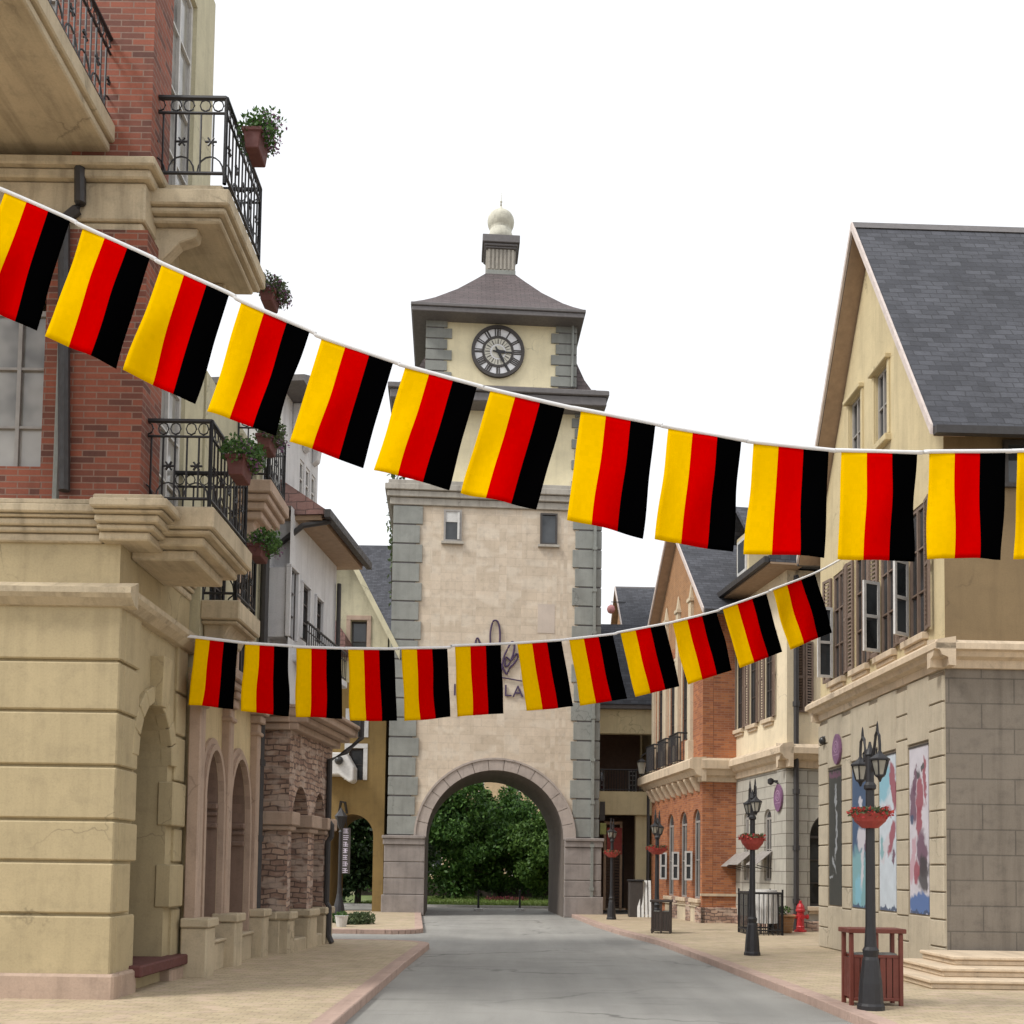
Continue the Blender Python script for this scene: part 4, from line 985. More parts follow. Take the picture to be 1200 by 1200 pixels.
# slate-roofed house behind it
YE = 62.0; qa = atY(396, 700, YE); qb = atY(462, 700, YE); FEh = Frame((qa.x, YE), (qb.x, YE))
he = thing('slate_roofed_house', 'steep dark slate roof of a house rising behind the ochre gable', 'house', FEh.pt(FEh.L/2, 0))
zr0 = FEh.Z(430, 742); zr1 = atY(430, 639, YE+4).z
b = MB(); b.box(FEh, 0, FEh.L, 0, zr0, -8, 0); b.build('wall', M['palecream'], he)
b = MB(); b.prism([FEh.pt(-.5, zr0+.003, .5), FEh.pt(-.5, zr1, -4), FEh.pt(-.5, zr0+.003, -8.5)], FEh.t*(FEh.L+.4)); b.build('roof', M['slate'], he)
# ================================================================ right side
def gable_roof(h, F_, sa, za, sn, zn, sf, zf, dfront, depth, mat='slate', th=.12, verge='verge', soffit='soffitwood'):
    """ridge runs away from the street; (sn,zn) near eave, (sf,zf) far eave, all in the street-wall plane"""
    b = MB()
    for (x0, z0), (x1, z1) in (((sa, za), (sn, zn)), ((sf, zf), (sa, za))):
        b.prism([F_.pt(x0, z0, dfront-.05), F_.pt(x1, z1, dfront-.05), F_.pt(x1, z1-th, dfront-.05), F_.pt(x0, z0-th, dfront-.05)], -F_.n*depth)
    rf = b.build('roof', M[mat], h)
    b = MB()
    for (x0, z0), (x1, z1) in (((sa, za), (sn, zn)), ((sf, zf), (sa, za))):
        b.prism([F_.pt(x0, z0-th-.004, dfront-.06), F_.pt(x1, z1-th-.004, dfront-.06), F_.pt(x1, z1-th-.05, dfront-.06), F_.pt(x0, z0-th-.05, dfront-.06)], -F_.n*(dfront+.1))
    b.build('soffit', M[soffit], rf)
    b = MB()
    for (x0, z0), (x1, z1) in (((sa, za), (sn, zn)), ((sf, zf), (sa, za))):
        b.prism([F_.pt(x0, z0+.03, dfront), F_.pt(x1, z1+.03, dfront), F_.pt(x1, z1-th-.02, dfront), F_.pt(x0, z0-th-.02, dfront)], -F_.n*.047)
    b.build('verge_board', M[verge], rf)
    b = MB(); b.prism([F_.pt(sa-.12, za-.15, dfront-.04), F_.pt(sa, za+.035, dfront-.04), F_.pt(sa+.12, za-.15, dfront-.04)], -F_.n*(depth-.02)); b.build('ridge_cap', M['fascia'], rf)
    b = MB(); L = depth
    for x, z, sg in ((sn, zn, 1), (sf, zf, -1)): b = MB(); b.prism([F_.pt(x+sg*.002, z-.16, dfront-.05), F_.pt(x+sg*.13, z-.16, dfront-.05), F_.pt(x+sg*.13, z-.03, dfront-.05), F_.pt(x+sg*.002, z-.03, dfront-.05)], -F_.n*L); b.build('gutter', M['pipe'], rf)
    return rf

# ---- big gabled house at the right edge
o1 = G(962, 1109); n1p = atY(1109, 1000, 16.9)
F1 = Frame((o1.x, o1.y), (n1p.x, n1p.y)); L1_ = F1.L
e_ = F1.pt(L1_, 0, -9); N1 = Frame((F1.pt(L1_, 0).x, F1.pt(L1_, 0).y), (e_.x, e_.y))
e2 = F1.pt(0, 0, -9); K1 = Frame((e2.x, e2.y), (F1.pt(0, 0).x, F1.pt(0, 0).y))
h1_ = thing('cream_gabled_house', 'tall cream house with a steep slate gable and four shuttered windows at the right edge', 'house', F1.pt(L1_/2, 0, -3))
OV = .42
sa, za_ = F1.px(997, 262, OV); sn, zn = F1.px(1090, 499, OV)
sl = (za_-zn)/(sn-sa); sf = sa-(sn-sa); zf = zn
zk0, zk1 = F1.Z(1100, 776), F1.Z(1100, 757)
zwb, zwt = F1.Z(1075, 747), F1.Z(1075, 594)
cW = [F1.S(983, 740)+(F1.S(1075, 740)-F1.S(983, 740))*k/3 for k in range(4)]
hwW = .36
gw = [(F1.S(1026, 470), F1.S(1041, 470), F1.Z(1034, 517), F1.Z(1034, 432)), (F1.S(996, 500), F1.S(1010, 500), F1.Z(1003, 549), F1.Z(1003, 466))]
b = MB()
b.wall(F1, 0, L1_, 0, zk0+.05, [], .4)
b.box(N1, .41, 9, 0, zk0+.05, -.4, 0) if False else b.box(N1, 0, 9, 0, zk0+.05, -.39, -.0) if False else None
b.build('stone_wall', M['r_stone'], h1_)
zlow = zk1-.1
tops = [(0, za_-sl*sa-.25), (sa, za_-.25), (L1_, za_-sl*(L1_-sa)-.25)]
b = MB()
b.wall(F1, 0, L1_, zlow, tops, [(c-hwW, c+hwW, zwb, zwt, 0) for c in cW]+[(a, e, z0, z1, 0) for a, e, z0, z1 in gw], .4)
b.build('upper_wall', M['r_cream'], h1_)
zen = za_-sl*(L1_-sa)-.3
b = MB(); b.box(N1, .003, 9, 0, zlow, -.4, .006); b.build('stone_end_wall', M['r_stone_shaded'], h1_); b = MB(); b.box(N1, .003, 9, zlow+.003, zen, -.4, .006); b.box(K1, 0, 8.55, 0, zen, -.4, -.01)
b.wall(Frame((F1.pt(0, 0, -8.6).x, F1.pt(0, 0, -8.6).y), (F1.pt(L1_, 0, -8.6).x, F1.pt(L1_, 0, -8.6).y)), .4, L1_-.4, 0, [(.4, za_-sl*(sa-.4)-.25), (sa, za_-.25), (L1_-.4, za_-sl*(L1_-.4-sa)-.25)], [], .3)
b.build('end_wall', M['r_tan_shaded'], h1_)
gable_roof(h1_, F1, sa, za_, sn, zn, sf, zf, OV, 9.6)
# moulded cornice, wrapping the near corner
b = MB(); p_ = [(-.05, zk0-.16), (.06, zk0-.15), (.08, zk0-.02), (.18, zk0+.02), (.22, zk0+.10), (.30, zk0+.12), (.30, zk1-.06), (.24, zk1), (-.05, zk1+.05)]
b.profile(F1, p_, -.2, L1_+.30); b.profile(N1, p_, -.28, 9); b.profile(K1, p_, 0, 9.2)
b.build('cornice', M['r_trim'], h1_)
for i, c in enumerate(cW):
    fr = window(h1_, F1, c-hwW, c+hwW, zwb, zwt, d=-.02, mx_=1, mz=2, fm='shutter', sill='r_trim')
    shutter(fr, F1, c-hwW-.03, -.34, zwb+.02, zwt-.02, (12, 8, 14, 10)[i]); shutter(fr, F1, c+hwW+.03, .34, zwb+.02, zwt-.02, (9, 13, 8, 12)[i])
    if i >= 2: shutter(fr, F1, c-hwW+.04, .40, zwb+.08, zwb+(zwt-zwb)*.62, (68, 58)[i-2], 'frame_white', True)
    if i == 0: shutter(fr, F1, c-hwW+.05, .36, zwb+.08, zwb+(zwt-zwb)*.7, 80, 'frame_white', True)
for a, e, z0, z1 in gw:
    fr = window(h1_, F1, a, e, z0, z1, d=-.05, mx_=1, mz=1, fm='frame_grey')
    b = MB()
    for o in (-.1,): 
        b.box(F1, a-.12, e+.12, z1+.02, z1+.12, -.05, .12); b.box(F1, a-.1, a-.015, z0, z1+.02, -.05, .045); b.box(F1, e+.015, e+.1, z0, z1+.02, -.05, .045)
        b.box(F1, a-.14, e+.14, z0-.16, z0-.02, -.05, .13)
    b.build('surround', M['r_cream'], fr, bevel=.015)
e_w = (1.0, 1.9, zen-1.25, zen-.45)
fr_ = window(h1_, N1, *e_w, d=.08, mx_=1, mz=0)
# channelled stone face: courses left between dark joints, smooth frieze above, banner bays
bn = [(973.5, 988), (1001, 1020), (1033, 1052), (1068.5, 1090.5)]
bs = [(F1.S(u0, 980), F1.S(u1, 980)) for u0, u1 in bn]; zbt, zbb = F1.Z(1080, 875), F1.Z(1080, 1071)
b = MB(); edges = [-.0] + [x for q in bs for x in (q[0]-.06, q[1]+.06)] + [L1_+.0]
zfr = F1.Z(1080, 871)
nC = 11; zz0 = .12
for k in range(0, len(edges)-1, 2):
    x0, x1 = edges[k], edges[k+1]
    for j in range(nC):
        z0 = zz0+(zk0-.25-zz0)*j/nC; z1 = zz0+(zk0-.25-zz0)*(j+1)/nC
        b.box(F1, x0+.004, x1-.004, z0+.012, z1-.012, -.1, .055)
for k, (x0, x1) in enumerate(bs):
    b.box(F1, x0-.052, x1+.052, zfr+.015, zk0-.18, -.1, .052); b.box(F1, x0-.052, x1+.052, .135, zbb-.03, -.1, .048)
b.build('channelled_courses', M['r_stone'], h1_, bevel=.012)
b = MB(); b.box(F1, .01, L1_-.01, .12, zk0-.2, -.05, .02); b.build('joint_backing', plaster('stone_joint', (.26, .21, .15)), h1_)

# ---- banners on the stone wall
def print_mat(name, base, blobs, warp=.10):
    """printed picture: soft-edged figures with wavering outlines, in the banner's own 0..1 coordinates"""
    m_, nt_, b_, uv = start(name, .5)
    nz = _n(nt_, 'ShaderNodeTexNoise'); nz.inputs['Scale'].default_value = 5; nz.inputs['Detail'].default_value = 4
    nt_.links.new(_map(nt_, uv, (1, 2.6, 1)), nz.inputs['Vector'])
    def vm(op, a, b2):
        n = _n(nt_, 'ShaderNodeVectorMath', operation=op)
        for i_, x in enumerate((a, b2)):
            if x is None: continue
            if hasattr(x, 'is_output'): nt_.links.new(x, n.inputs[i_])
            else: n.inputs[i_].default_value = x
        return n
    c_ = vm('SUBTRACT', nz.outputs['Color'], (.5, .5, .5)).outputs[0]
    wv = vm('ADD', uv, vm('MULTIPLY', c_, (warp*4, warp*1.3, 0)).outputs[0]).outputs[0]
    col = _mix(nt_, _noise(nt_, _map(nt_, uv, (1, 3, 1)), 3, 5), tuple(x*.75 for x in base), tuple(min(.8, x*1.2) for x in base))
    for cx, cy, rx, ry, ang, c in blobs:
        p = vm('SUBTRACT', wv, (cx, cy, 0)).outputs[0]
        p = vm('MULTIPLY', p, (1, 4, 0)).outputs[0]
        ro = _n(nt_, 'ShaderNodeVectorRotate', rotation_type='Z_AXIS'); ro.inputs['Angle'].default_value = R(ang); nt_.links.new(p, ro.inputs['Vector'])
        q = vm('MULTIPLY', ro.outputs[0], (1/rx, 1/(ry*4), 0)).outputs[0]
        ln = _n(nt_, 'ShaderNodeVectorMath', operation='LENGTH'); nt_.links.new(q, ln.inputs[0])
        k = _ramp(nt_, ln.outputs['Value'], [(.72, _g(.92)), (1.0, _g(0))])
        col = _mix(nt_, k, col, c)
    nt_.links.new(col, b_.inputs['Base Color']); return m_
def banner(x0, x1, z0, z1, label, mat_):
    r = thing('banner', label, 'banner', F1.pt((x0+x1)/2, z0, .06), 'tall picture banners on the stone wall')
    b = MB(); b.box(F1, x0, x1, z0, z1, .022, .036); sh = b.build('print_sheet', mat_, r)
    me = sh.data; uvl = me.uv_layers[0].data
    for lp in me.loops:
        co = me.vertices[lp.vertex_index].co + OFF[sh.name]
        uvl[lp.index].uv = (((co-F1.o).dot(F1.t)-x0)/(x1-x0), (co.z-z0)/(z1-z0))
    b = MB(); b.box(F1, x0-.02, x1+.02, z1+.002, z1+.03, .015, .05); b.build('batten', M['frame_dark'], r)
    return r
CR, PL, WH, TE, NA, CY_, PK, DK, BL, GR = (.27, .06, .085), (.13, .06, .10), (.52, .50, .54), (.19, .36, .39), (.05, .075, .14), (.20, .42, .52), (.46, .29, .34), (.05, .045, .05), (.05, .12, .31), (.32, .34, .36)
banner(*bs[0], zbb, zbt, 'charcoal banner with a thin pale figure reaching up, leftmost on the stone wall', print_mat('banner_print_dark', (.045, .048, .045), [(.55, .80, .10, .09, 5, GR), (.62, .62, .08, .12, -8, GR), (.58, .45, .07, .12, 10, GR), (.42, .30, .06, .08, -35, GR), (.2, .22, .2, .012, -20, GR), (.5, .965, .6, .025, 0, PL)]))
banner(*bs[1], zbb, zbt, 'navy and teal banner with a white dancing figure, behind the near street lamp', print_mat('banner_print_navy', (.05, .09, .17), [(.4, .18, .9, .26, 0, TE), (.35, .12, .25, .12, 0, CY_), (.5, .72, .16, .05, -30, WH), (.55, .48, .34, .09, -20, WH), (.62, .28, .13, .18, 6, WH), (.9, .42, .12, .14, 0, PL), (.5, .0, .9, .025, 0, NA)]))
banner(*bs[2], zbb, zbt, 'pale blue banner with a slanting crimson streak, right of the near street lamp', print_mat('banner_print_pale', (.52, .58, .64), [(.25, .84, .5, .17, 20, CY_), (.86, .80, .20, .20, -14, CR), (.5, .64, .5, .04, 0, PK), (.75, .46, .20, .13, 22, CR), (.85, .34, .08, .06, 0, PL), (.35, .40, .16, .14, 30, WH), (.15, .40, .12, .08, 0, TE), (.5, .0, .9, .03, 0, NA)]))
banner(*bs[3], zbb, zbt, 'white banner with red dancers and a blue foot, rightmost on the stone wall', print_mat('banner_print_white', (.54, .52, .57), [(.55, .70, .22, .14, 0, CR), (.82, .80, .09, .16, -4, CR), (.5, .56, .20, .10, 0, CR), (.2, .66, .18, .14, 0, PL), (.3, .80, .10, .10, 12, PL), (.12, .56, .1, .04, 0, NA), (.46, .83, .10, .03, 0, DK), (.7, .86, .07, .02, 0, DK), (.66, .36, .30, .16, -10, PL), (.7, .24, .34, .13, 0, DK), (.16, .32, .14, .16, 14, PK), (.35, .26, .14, .08, 0, CR), (.6, .05, .8, .085, 0, BL), (.5, .0, .9, .02, 0, NA)]))
# oval enamel signs
def oval_sign(F_, u, v, hh, label, hang):
    s_, z_ = F_.px(u, v, .1); r = thing('oval_sign', label, 'sign', F_.pt(s_, z_, .1))
    b = MB(); n = 24
    def oz(t): return (.36*hh*abs(math.cos(t))**1.3*(1 if math.cos(t) > 0 else -1), hh*.5*math.sin(t))
    b.prism([F_.pt(s_+oz(2*math.pi*k/n)[0]*1.0, z_+oz(2*math.pi*k/n)[1], .062) for k in range(n)], F_.n*.05); b.build('plate', M['purple'], r)
    b = MB()
    b.disc(F_, s_, z_+hh*.08, hh*.20, .11, .116, 20, hh*.165); b.disc(F_, s_, z_+hh*.08, hh*.10, .11, .116, 14, hh*.075); b.box(F_, s_-hh*.2, s_+hh*.2, z_-hh*.2, z_-hh*.17, .11, .116)
    b.build('emblem', paint('dull_lilac', (.38, .24, .36), .5), r)
    if hang:
        b = MB(); b.tube([F_.pt(s_-.14, z_+hh*.5+.1, .0), F_.pt(s_-.14, z_+hh*.5+.1, .2), F_.pt(s_, z_+hh*.5+.02, .09)], .025, 6); b.lathe(F_.pt(s_-.14, z_+hh*.5+.08, .26), [(.02, -.1), (.09, -.05), (.09, .06), (.03, .1)], 12); b.build('spotlight', M['iron'], r)
    return r
oval_sign(F1, 980, 878, .66, 'purple pointed oval sign high on the channelled stone wall of the right edge house', False)
sp = thing('wall_camera', 'small black ball camera on the far corner of the channelled stone wall', 'camera', F1.pt(.05, 4.2, .1))
s_, z_ = F1.px(964, 868, .1); b = MB(); b.lathe(F1.pt(s_, z_, .1), [(.003, -.09), (.06, -.07), (.09, 0), (.06, .07), (.003, .09)], 12); b.box(F1, s_-.04, s_+.04, z_+.05, z_+.1, -.01, .1); b.build('body', M['globe'], sp, smooth=True)

# ---- cream house with grey stone foot, set back
p2 = G(922, 1091); o2 = atY(858.5, 1000, 33.4); F2 = Frame((o2.x, o2.y), (p2.x, p2.y)); L2 = F2.L
e2_ = F2.pt(L2, 0, -6); N2 = Frame((p2.x, p2.y), (e2_.x, e2_.y))
h2 = thing('cream_house', 'cream house with grey stone foot, between the gabled house and the orange brick house', 'house', F2.pt(L2/2, 0, -2))
zc2, zd2 = F2.Z(922, 892), F2.Z(922, 873)
av = [(F2.S(872, 1000), F2.S(877.5, 1000)), (F2.S(895.5, 1000), F2.S(904, 1000))]
zav = F2.Z(900, 948); zavb = F2.Z(900, 1032)
arch2 = [(a, e, zavb, zav, (e-a)/2) for a, e in av]
b = MB(); b.wall(F2, 0, L2, 0, zc2, arch2, .35); ae = (N2.S(949, 1000), N2.S(949, 1000)+1.5); az_ = N2.Z(958, 950); azb = N2.Z(955, 1062)
b.wall(N2, .36, 6, 0, zc2, [(ae[0], ae[1], azb, az_, .75)], .35); b.build('stone_wall', M['r_grey'], h2)
ze2 = F2.Z(918, 655, .5)
uw = [(F2.S(864, 800), F2.S(871, 800)), (F2.S(879, 800), F2.S(887, 800)), (F2.S(897, 800), F2.S(906, 800))]
zu0, zu1 = F2.Z(902, 842), F2.Z(902, 742)
b = MB(); b.wall(F2, 0, L2, zd2, ze2, [(a, e, zu0, zu1, 0) for a, e in uw], .35); sw2 = (N2.S(932, 800), N2.S(953, 800), N2.Z(942, 835), N2.Z(942, 752))
b.wall(N2, .36, 6, zd2, ze2, [(sw2[0], sw2[1], sw2[2], sw2[3], 0)], .35); b.build('upper_wall', M['r2_cream'], h2)
for a, e, z0, z1, r_ in arch2: window(h2, F2, a, e, z0, z1, rise=r_, d=-.06, mx_=1, mz=1, fm='frame_grey')
window(h2, N2, ae[0], ae[1], azb, az_, rise=.75, mx_=1, mz=2, sill='r_trim')
for a, e in uw:
    fr = window(h2, F2, a, e, zu0, zu1, d=-.03, mx_=1, mz=2, fm='frame_dark', sill='r_trim'); w_ = (e-a)*.42
    shutter(fr, F2, a-.02, -w_, zu0, zu1, 14); shutter(fr, F2, e+.02, w_, zu0, zu1, 10)
fr = window(h2, N2, *sw2, mx_=1, mz=0, fm='shutter', d=-.1)
c = (sw2[0]+sw2[1])/2; shutter(fr, N2, sw2[0]+.01, c-sw2[0]-.02, sw2[2], sw2[3], 4); shutter(fr, N2, sw2[1]-.01, -(sw2[1]-c-.02), sw2[2], sw2[3], 4)
b = MB(); p_ = [(-.05, zc2-.2), (.07, zc2-.18), (.09, zc2), (.2, zc2+.05), (.28, zc2+.16), (.36, zc2+.2), (.36, zd2-.1), (.26, zd2), (-.05, zd2+.06)]
b.profile(F2, p_, 0, L2+.36); b.profile(N2, p_, -.30, 6); b.build('cornice', M['r_trim'], h2)
b = MB(); b.box(F2, L2-.62, L2+.045, .4, zc2-.22, -.1, .045); b.box(N2, -.04, .62, .4, zc2-.22, -.1, .042); b.build('corner_strip', M['r_grey'], h2)
b = MB(); b.box(F2, 0, L2+.08, 0, .4, -.1, .09); b.box(N2, -.088, 6, 0, .4, -.1, .085); b.build('plinth', M['rubble'], h2, bevel=.03)
b = MB(); q = N2.pt(.22, 0, .14); b.tube([q+Vector((0, 0, ze2-.2)), q+Vector((0, 0, .9)), q+Vector((0, 0, .12))], .075, 8)
for z in (.9, 2.4, 4.0, 6.5): b.tube([q+Vector((0, 0, z)), q+Vector((0, 0, z+.14))], .1, 8)
b.build('downpipe', M['pipe'], h2)
b = MB(); zq = ze2+3.0
b.prism([F2.pt(-.4, ze2+.05, .72), F2.pt(-.4, ze2+.22, .75), F2.pt(-.4, zq, -3.2), F2.pt(-.4, ze2+.05, -6.8)], F2.t*(L2+.9)); rf = b.build('roof', M['slate'], h2)
b = MB(); b.box(F2, -.4, L2+.5, ze2-.01, ze2+.045, -.3, .70); b.build('soffit', M['soffitwood'], rf)
b = MB(); b.box(F2, -.42, L2+.52, ze2+.02, ze2+.19, .755, .88); b.build('gutter', M['pipe'], rf)
# little white dormer on its roof
b = MB(); ds = F2.S(886, 660, -.6); D0_ = -.15; zb_d, zt_d = ze2+.55, ze2+2.3
b.box(F2, ds-.55, ds+.55, zb_d, zt_d, -2.4, D0_); dm = b.build('dormer', M['r_cream'], h2)
b = MB(); b.box(F2, ds-.4, ds+.4, zb_d+.45, zt_d-.15, D0_, D0_+.05)
b.build('dormer_frame', M['frame_white'], dm)
b = MB(); b.box(F2, ds-.3, ds+.3, zb_d+.55, zt_d-.25, D0_+.05, D0_+.06); b.build('pane', M['glass'], dm)
b = MB(); b.prism([F2.pt(ds-.8, zt_d-.1, .1), F2.pt(ds, zt_d+.75, .1), F2.pt(ds+.8, zt_d-.1, .1), F2.pt(ds+.8, zt_d+.04, .1), F2.pt(ds, zt_d+.92, .1), F2.pt(ds-.8, zt_d+.04, .1)], -F2.n*2.8); b.build('dormer_roof', M['slate'], dm)
# grey sloping awnings over the foot of the arched windows
for i, (u, v) in enumerate(((864, 1020), (877, 1018), (899, 1018))):
    s0, z0 = F2.px(u, v-8, .0)
    a_ = thing('awning', ('narrow grey canvas awning sloping out beside the orange brick pier', 'grey canvas awning just left of the middle street lamp pole', 'grey canvas awning just right of the middle street lamp pole')[i], 'awning', F2.pt(s0, z0, 0), 'grey awnings on the grey stone wall')
    b = MB(); b.prism([F2.pt(s0-.42, z0+.3, .02), F2.pt(s0+.42, z0+.3, .02), F2.pt(s0+.42, z0-.1, .5), F2.pt(s0-.42, z0-.1, .5)], (0, 0, .02)); b.build('canvas', M['frame_grey'], a_)
    b = MB()
    for e in (-.40, .40): b.tube([F2.pt(s0+e, z0-.2, .02), F2.pt(s0+e, z0-.11, .48)], .014, 5)
    b.build('stay', M['iron'], a_)

oval_sign(F2, 911.5, 935, .80, 'lilac oval sign with a small spotlight on the grey stone corner of the cream house', True)
# ---- orange brick house
p3 = G(822.5, 1081.5); o3 = G(763, 1070.5); F3 = Frame((o3.x, o3.y), (p3.x, p3.y)); L3 = F3.L
e3 = F3.pt(L3, 0, -6); N3 = Frame((p3.x, p3.y), (e3.x, e3.y))
h3 = thing('orange_brick_house', 'orange brick house with pale pilasters, black balconettes and three arched ground-floor windows', 'house', F3.pt(L3/2, 0, -2))
zc3, zd3 = F3.Z(822, 911), F3.Z(822, 890)
aw3 = [(F3.S(782, 1000), F3.S(789.5, 1000)), (F3.S(796.5, 1000), F3.S(805, 1000)), (F3.S(812, 1000), F3.S(820.5, 1000))]
z3t, z3b = F3.Z(816, 948), F3.Z(816, 1053)
op3 = [(a, e, z3b, z3t, (e-a)/2) for a, e in aw3]
sa3, za3 = F3.px(783.5, 611, .4); sn3, zn3 = F3.px(823.5, 713, .4); sl3 = (za3-zn3)/(sn3-sa3); sf3 = -.4
b = MB(); b.wall(F3, 0, L3, 0, zc3, op3, .35); b.wall(N3, .36, 6, 0, zc3, [], .35)
pil = [F3.S(u, 850) for u in (768, 782, 796, 811)]
zw0, zw1 = F3.Z(806, 866), F3.Z(806, 765)
uw3 = [((a+e)/2-.34, (a+e)/2+.34, zw0, zw1, 0) for a, e in zip(pil, pil[1:])]
b.wall(F3, 0, L3, zd3, zw1+.5, uw3, .35); b.wall(N3, .36, 6, zd3, za3-sl3*(L3-sa3)-.3, [], .35); b.build('brick_wall', M['orangebrick'], h3)
b = MB(); b.wall(F3, 0, L3, zw1+.503, [(0, za3-sl3*sa3-.25), (sa3, za3-.25), (L3, za3-sl3*(L3-sa3)-.25)], [], .35); b.build('gable_wall', M['gablebrick'], h3)
gable_roof(h3, F3, sa3, za3, sn3, zn3, sf3, za3-sl3*(sa3-sf3), .4, 7.5)
for a, e, z0, z1, r_ in op3:
    fr = window(h3, F3, a, e, z0, z1, rise=r_, d=-.08, mx_=1, mz=1, fm='frame_grey', sill='r_trim'); H = z1-z0
    shutter(fr, F3, a+.03, .25, z0+H*.20, z0+H*.53, 96, 'frame_white', True)
for a, e, z0, z1, _ in uw3: window(h3, F3, a, e, z0, z1, d=-.03, mx_=1, mz=3, fm='frame_dark', surround='pilaster', sw=.1)
b = MB(); zpt = F3.Z(805, 712)
for x in pil:
    b.box(F3, x-.13, x+.13, zd3+.75, zpt, -.05, .12); b.box(F3, x-.18, x+.18, zd3+.02, zd3+.75, -.05, .2); b.box(F3, x-.18, x+.18, zpt+.002, zpt+.14, -.05, .17)
    b.frus(F3, (x-.11, x+.11, -.02, .12, zpt+.143), (x-.02, x+.02, .03, .07, zpt+.62))
b.build('pilasters', M['pilaster'], h3, bevel=.015)
for (a, e, z0, _, _) in uw3:
    b = MB(); s0, s1 = a-.22, e+.22; zb = zd3+.04
    P = [F3.pt(s0, 0, .02), F3.pt(s0, 0, .42), F3.pt(s1, 0, .42), F3.pt(s1, 0, .02)]
    for A, B in zip(P, P[1:]):
        for z, r_ in ((zb+.06, .02), (zb+1.0, .03)): b.tube([A+Vector((0, 0, z)), B+Vector((0, 0, z))], r_, 5)
        n = max(2, round((B-A).length/.10))
        for k in range(n+1): q = A+(B-A)*k/n; b.tube([q+Vector((0, 0, zb+.05)), q+Vector((0, 0, zb+1.0))], .014, 4)
    b.build('balconette', M['iron'], h3)
b = MB(); p_ = [(-.05, zc3-.16), (.07, zc3-.14), (.10, zc3), (.26, zc3+.06), (.36, zc3+.22), (.50, zc3+.26), (.50, zd3-.06), (.40, zd3+.02), (-.05, zd3+.05)]
b.profile(F3, p_, -.3, L3+.26); b.profile(N3, [(d*.6, z) for d, z in p_], -.1, 6)
for k in range(9):
    x = L3*(k+.5)/9; b.profile(F3, [(.0, zc3-.45), (.10, zc3-.42), (.30, zc3-.05), (.30, zc3+.02), (0, zc3+.02)], x-.09, x+.09)
b.build('cornice', M['r_trim'], h3)
b = MB(); b.box(F3, 0, L3-.35, z3b-.26, z3b-.23, -.05, .1)
for a, e, *_ in op3: b.box(F3, a-.1, e+.1, .1, z3b-.27, -.05, .05)
b.build('apron_panels', M['pilaster'], h3)
b = MB(); b.box(F3, L3-.5, L3+.1, 0, .62, -.1, .10); b.box(N3, -.098, 3.5, 0, .62, -.1, .10)
for a, e in zip(op3, op3[1:]): b.box(F3, a[1]+.12, e[0]-.12, 0, .9, -.05, .09)
b.build('stone_base', M['rubble'], h3, bevel=.03)
b = MB(); b.box(N3, -.06, 3.2, .98, 1.06, -.03, .05); b.build('string_course', M['r_trim'], h3)
b = MB(); q = F3.pt(-.1, 0, .12); b.tube([q+Vector((0, 0, zc3-.1)), q+Vector((0, 0, .12))], .06, 8); b.build('downpipe', M['pipe'], h3)

# ---- loggia house joining the tower
YL = 41.6; l0_ = atY(696, 900, YL); l1_ = atY(775, 900, YL); F4 = Frame((l0_.x, YL), (l1_.x, YL)); L4 = F4.L
h4 = thing('loggia_house', 'low beige house with dark loggia openings between clock tower and orange brick house', 'house', F4.pt(L4/2, 0, -2))
zs_ = [F4.Z(730, v) for v in (1072, 955, 928, 860, 832)]
b = MB(); b.box(F4, 0, L4, zs_[1], zs_[2], -.3, .25); b.box(F4, 0, L4, zs_[3], zs_[4], -.3, .12); b.box(F4, F4.S(744.5, 1000), F4.S(760, 1000), .1, zs_[1]-.005, -.4, .02)
b.box(F4, 0, L4, .1, zs_[4], -4.2, -4.0); b.wb(l1_.x-.3, l1_.x-.1, YL+.42, YL+3.9, .1, zs_[4]); b.build('wall', M['r_cream'], h4)
b = MB(); b.box(F4, 0.01, L4-.4, .1, zs_[4]-.1, -3.95, -3.85); b.box(F4, .01, L4-.4, zs_[1]+.1, zs_[2]-.1, -3.8, -.31); b.box(F4, 0.01, .06, .1, zs_[4]-.1, -3.8, -.31); b.build('loggia_back', M['brownwood'], h4)
b = MB(); b.box(F4, .0, L4, zs_[4]+.004, zs_[4]+.16, -4.3, .4); b.build('fascia', M['fascia'], h4)
b = MB(); zrt = atY(730, 733, YL+2.4).z; b.prism([F4.pt(-.05, zs_[4]+.165, .5), F4.pt(-.05, zrt, -2.2), F4.pt(-.05, zs_[4]+.165, -4.4)], F4.t*(L4+.1)); b.build('roof', M['slate'], h4)
b = MB(); zr4 = zs_[2]
for z, r_ in ((zr4+.9, .03), (zr4+.08, .02)): b.tube([F4.pt(.05, z, .1), F4.pt(L4-.2, z, .1)], r_, 5)
for k in range(24): b.tube([F4.pt(.05+(L4-.25)*k/23, zr4, .1), F4.pt(.05+(L4-.25)*k/23, zr4+.9, .1)], .013, 4)
b.build('railing', M['iron'], h4)
wl = (F4.S(706, 900), F4.S(718, 900), zs_[2]+.15, F4.Z(712, 893))
window(h4, F4, *wl, d=-3.7, mx_=1, mz=4, fm='frame_white')
wl = (F4.S(749, 900), F4.S(759, 900), zs_[2]+.15, F4.Z(754, 893)); window(h4, F4, *wl, d=-3.7, mx_=1, mz=4, fm='frame_white')
dr0 = (F4.S(732, 1000), F4.S(743, 1000)); b = MB(); b.box(F4, dr0[0], dr0[1], .12, 2.9, -3.84, -3.74); dd_ = b.build('door', M['frame_dark'], h4)
pc = thing('red_door_screen', 'red-brown louvred screen standing beneath the loggia beside the tower foot', 'screen', F4.pt(.8, .12, -.6))
b = MB(); x0, x1 = F4.S(709, 1000), F4.S(731, 1000); zt = F4.Z(720, 962)
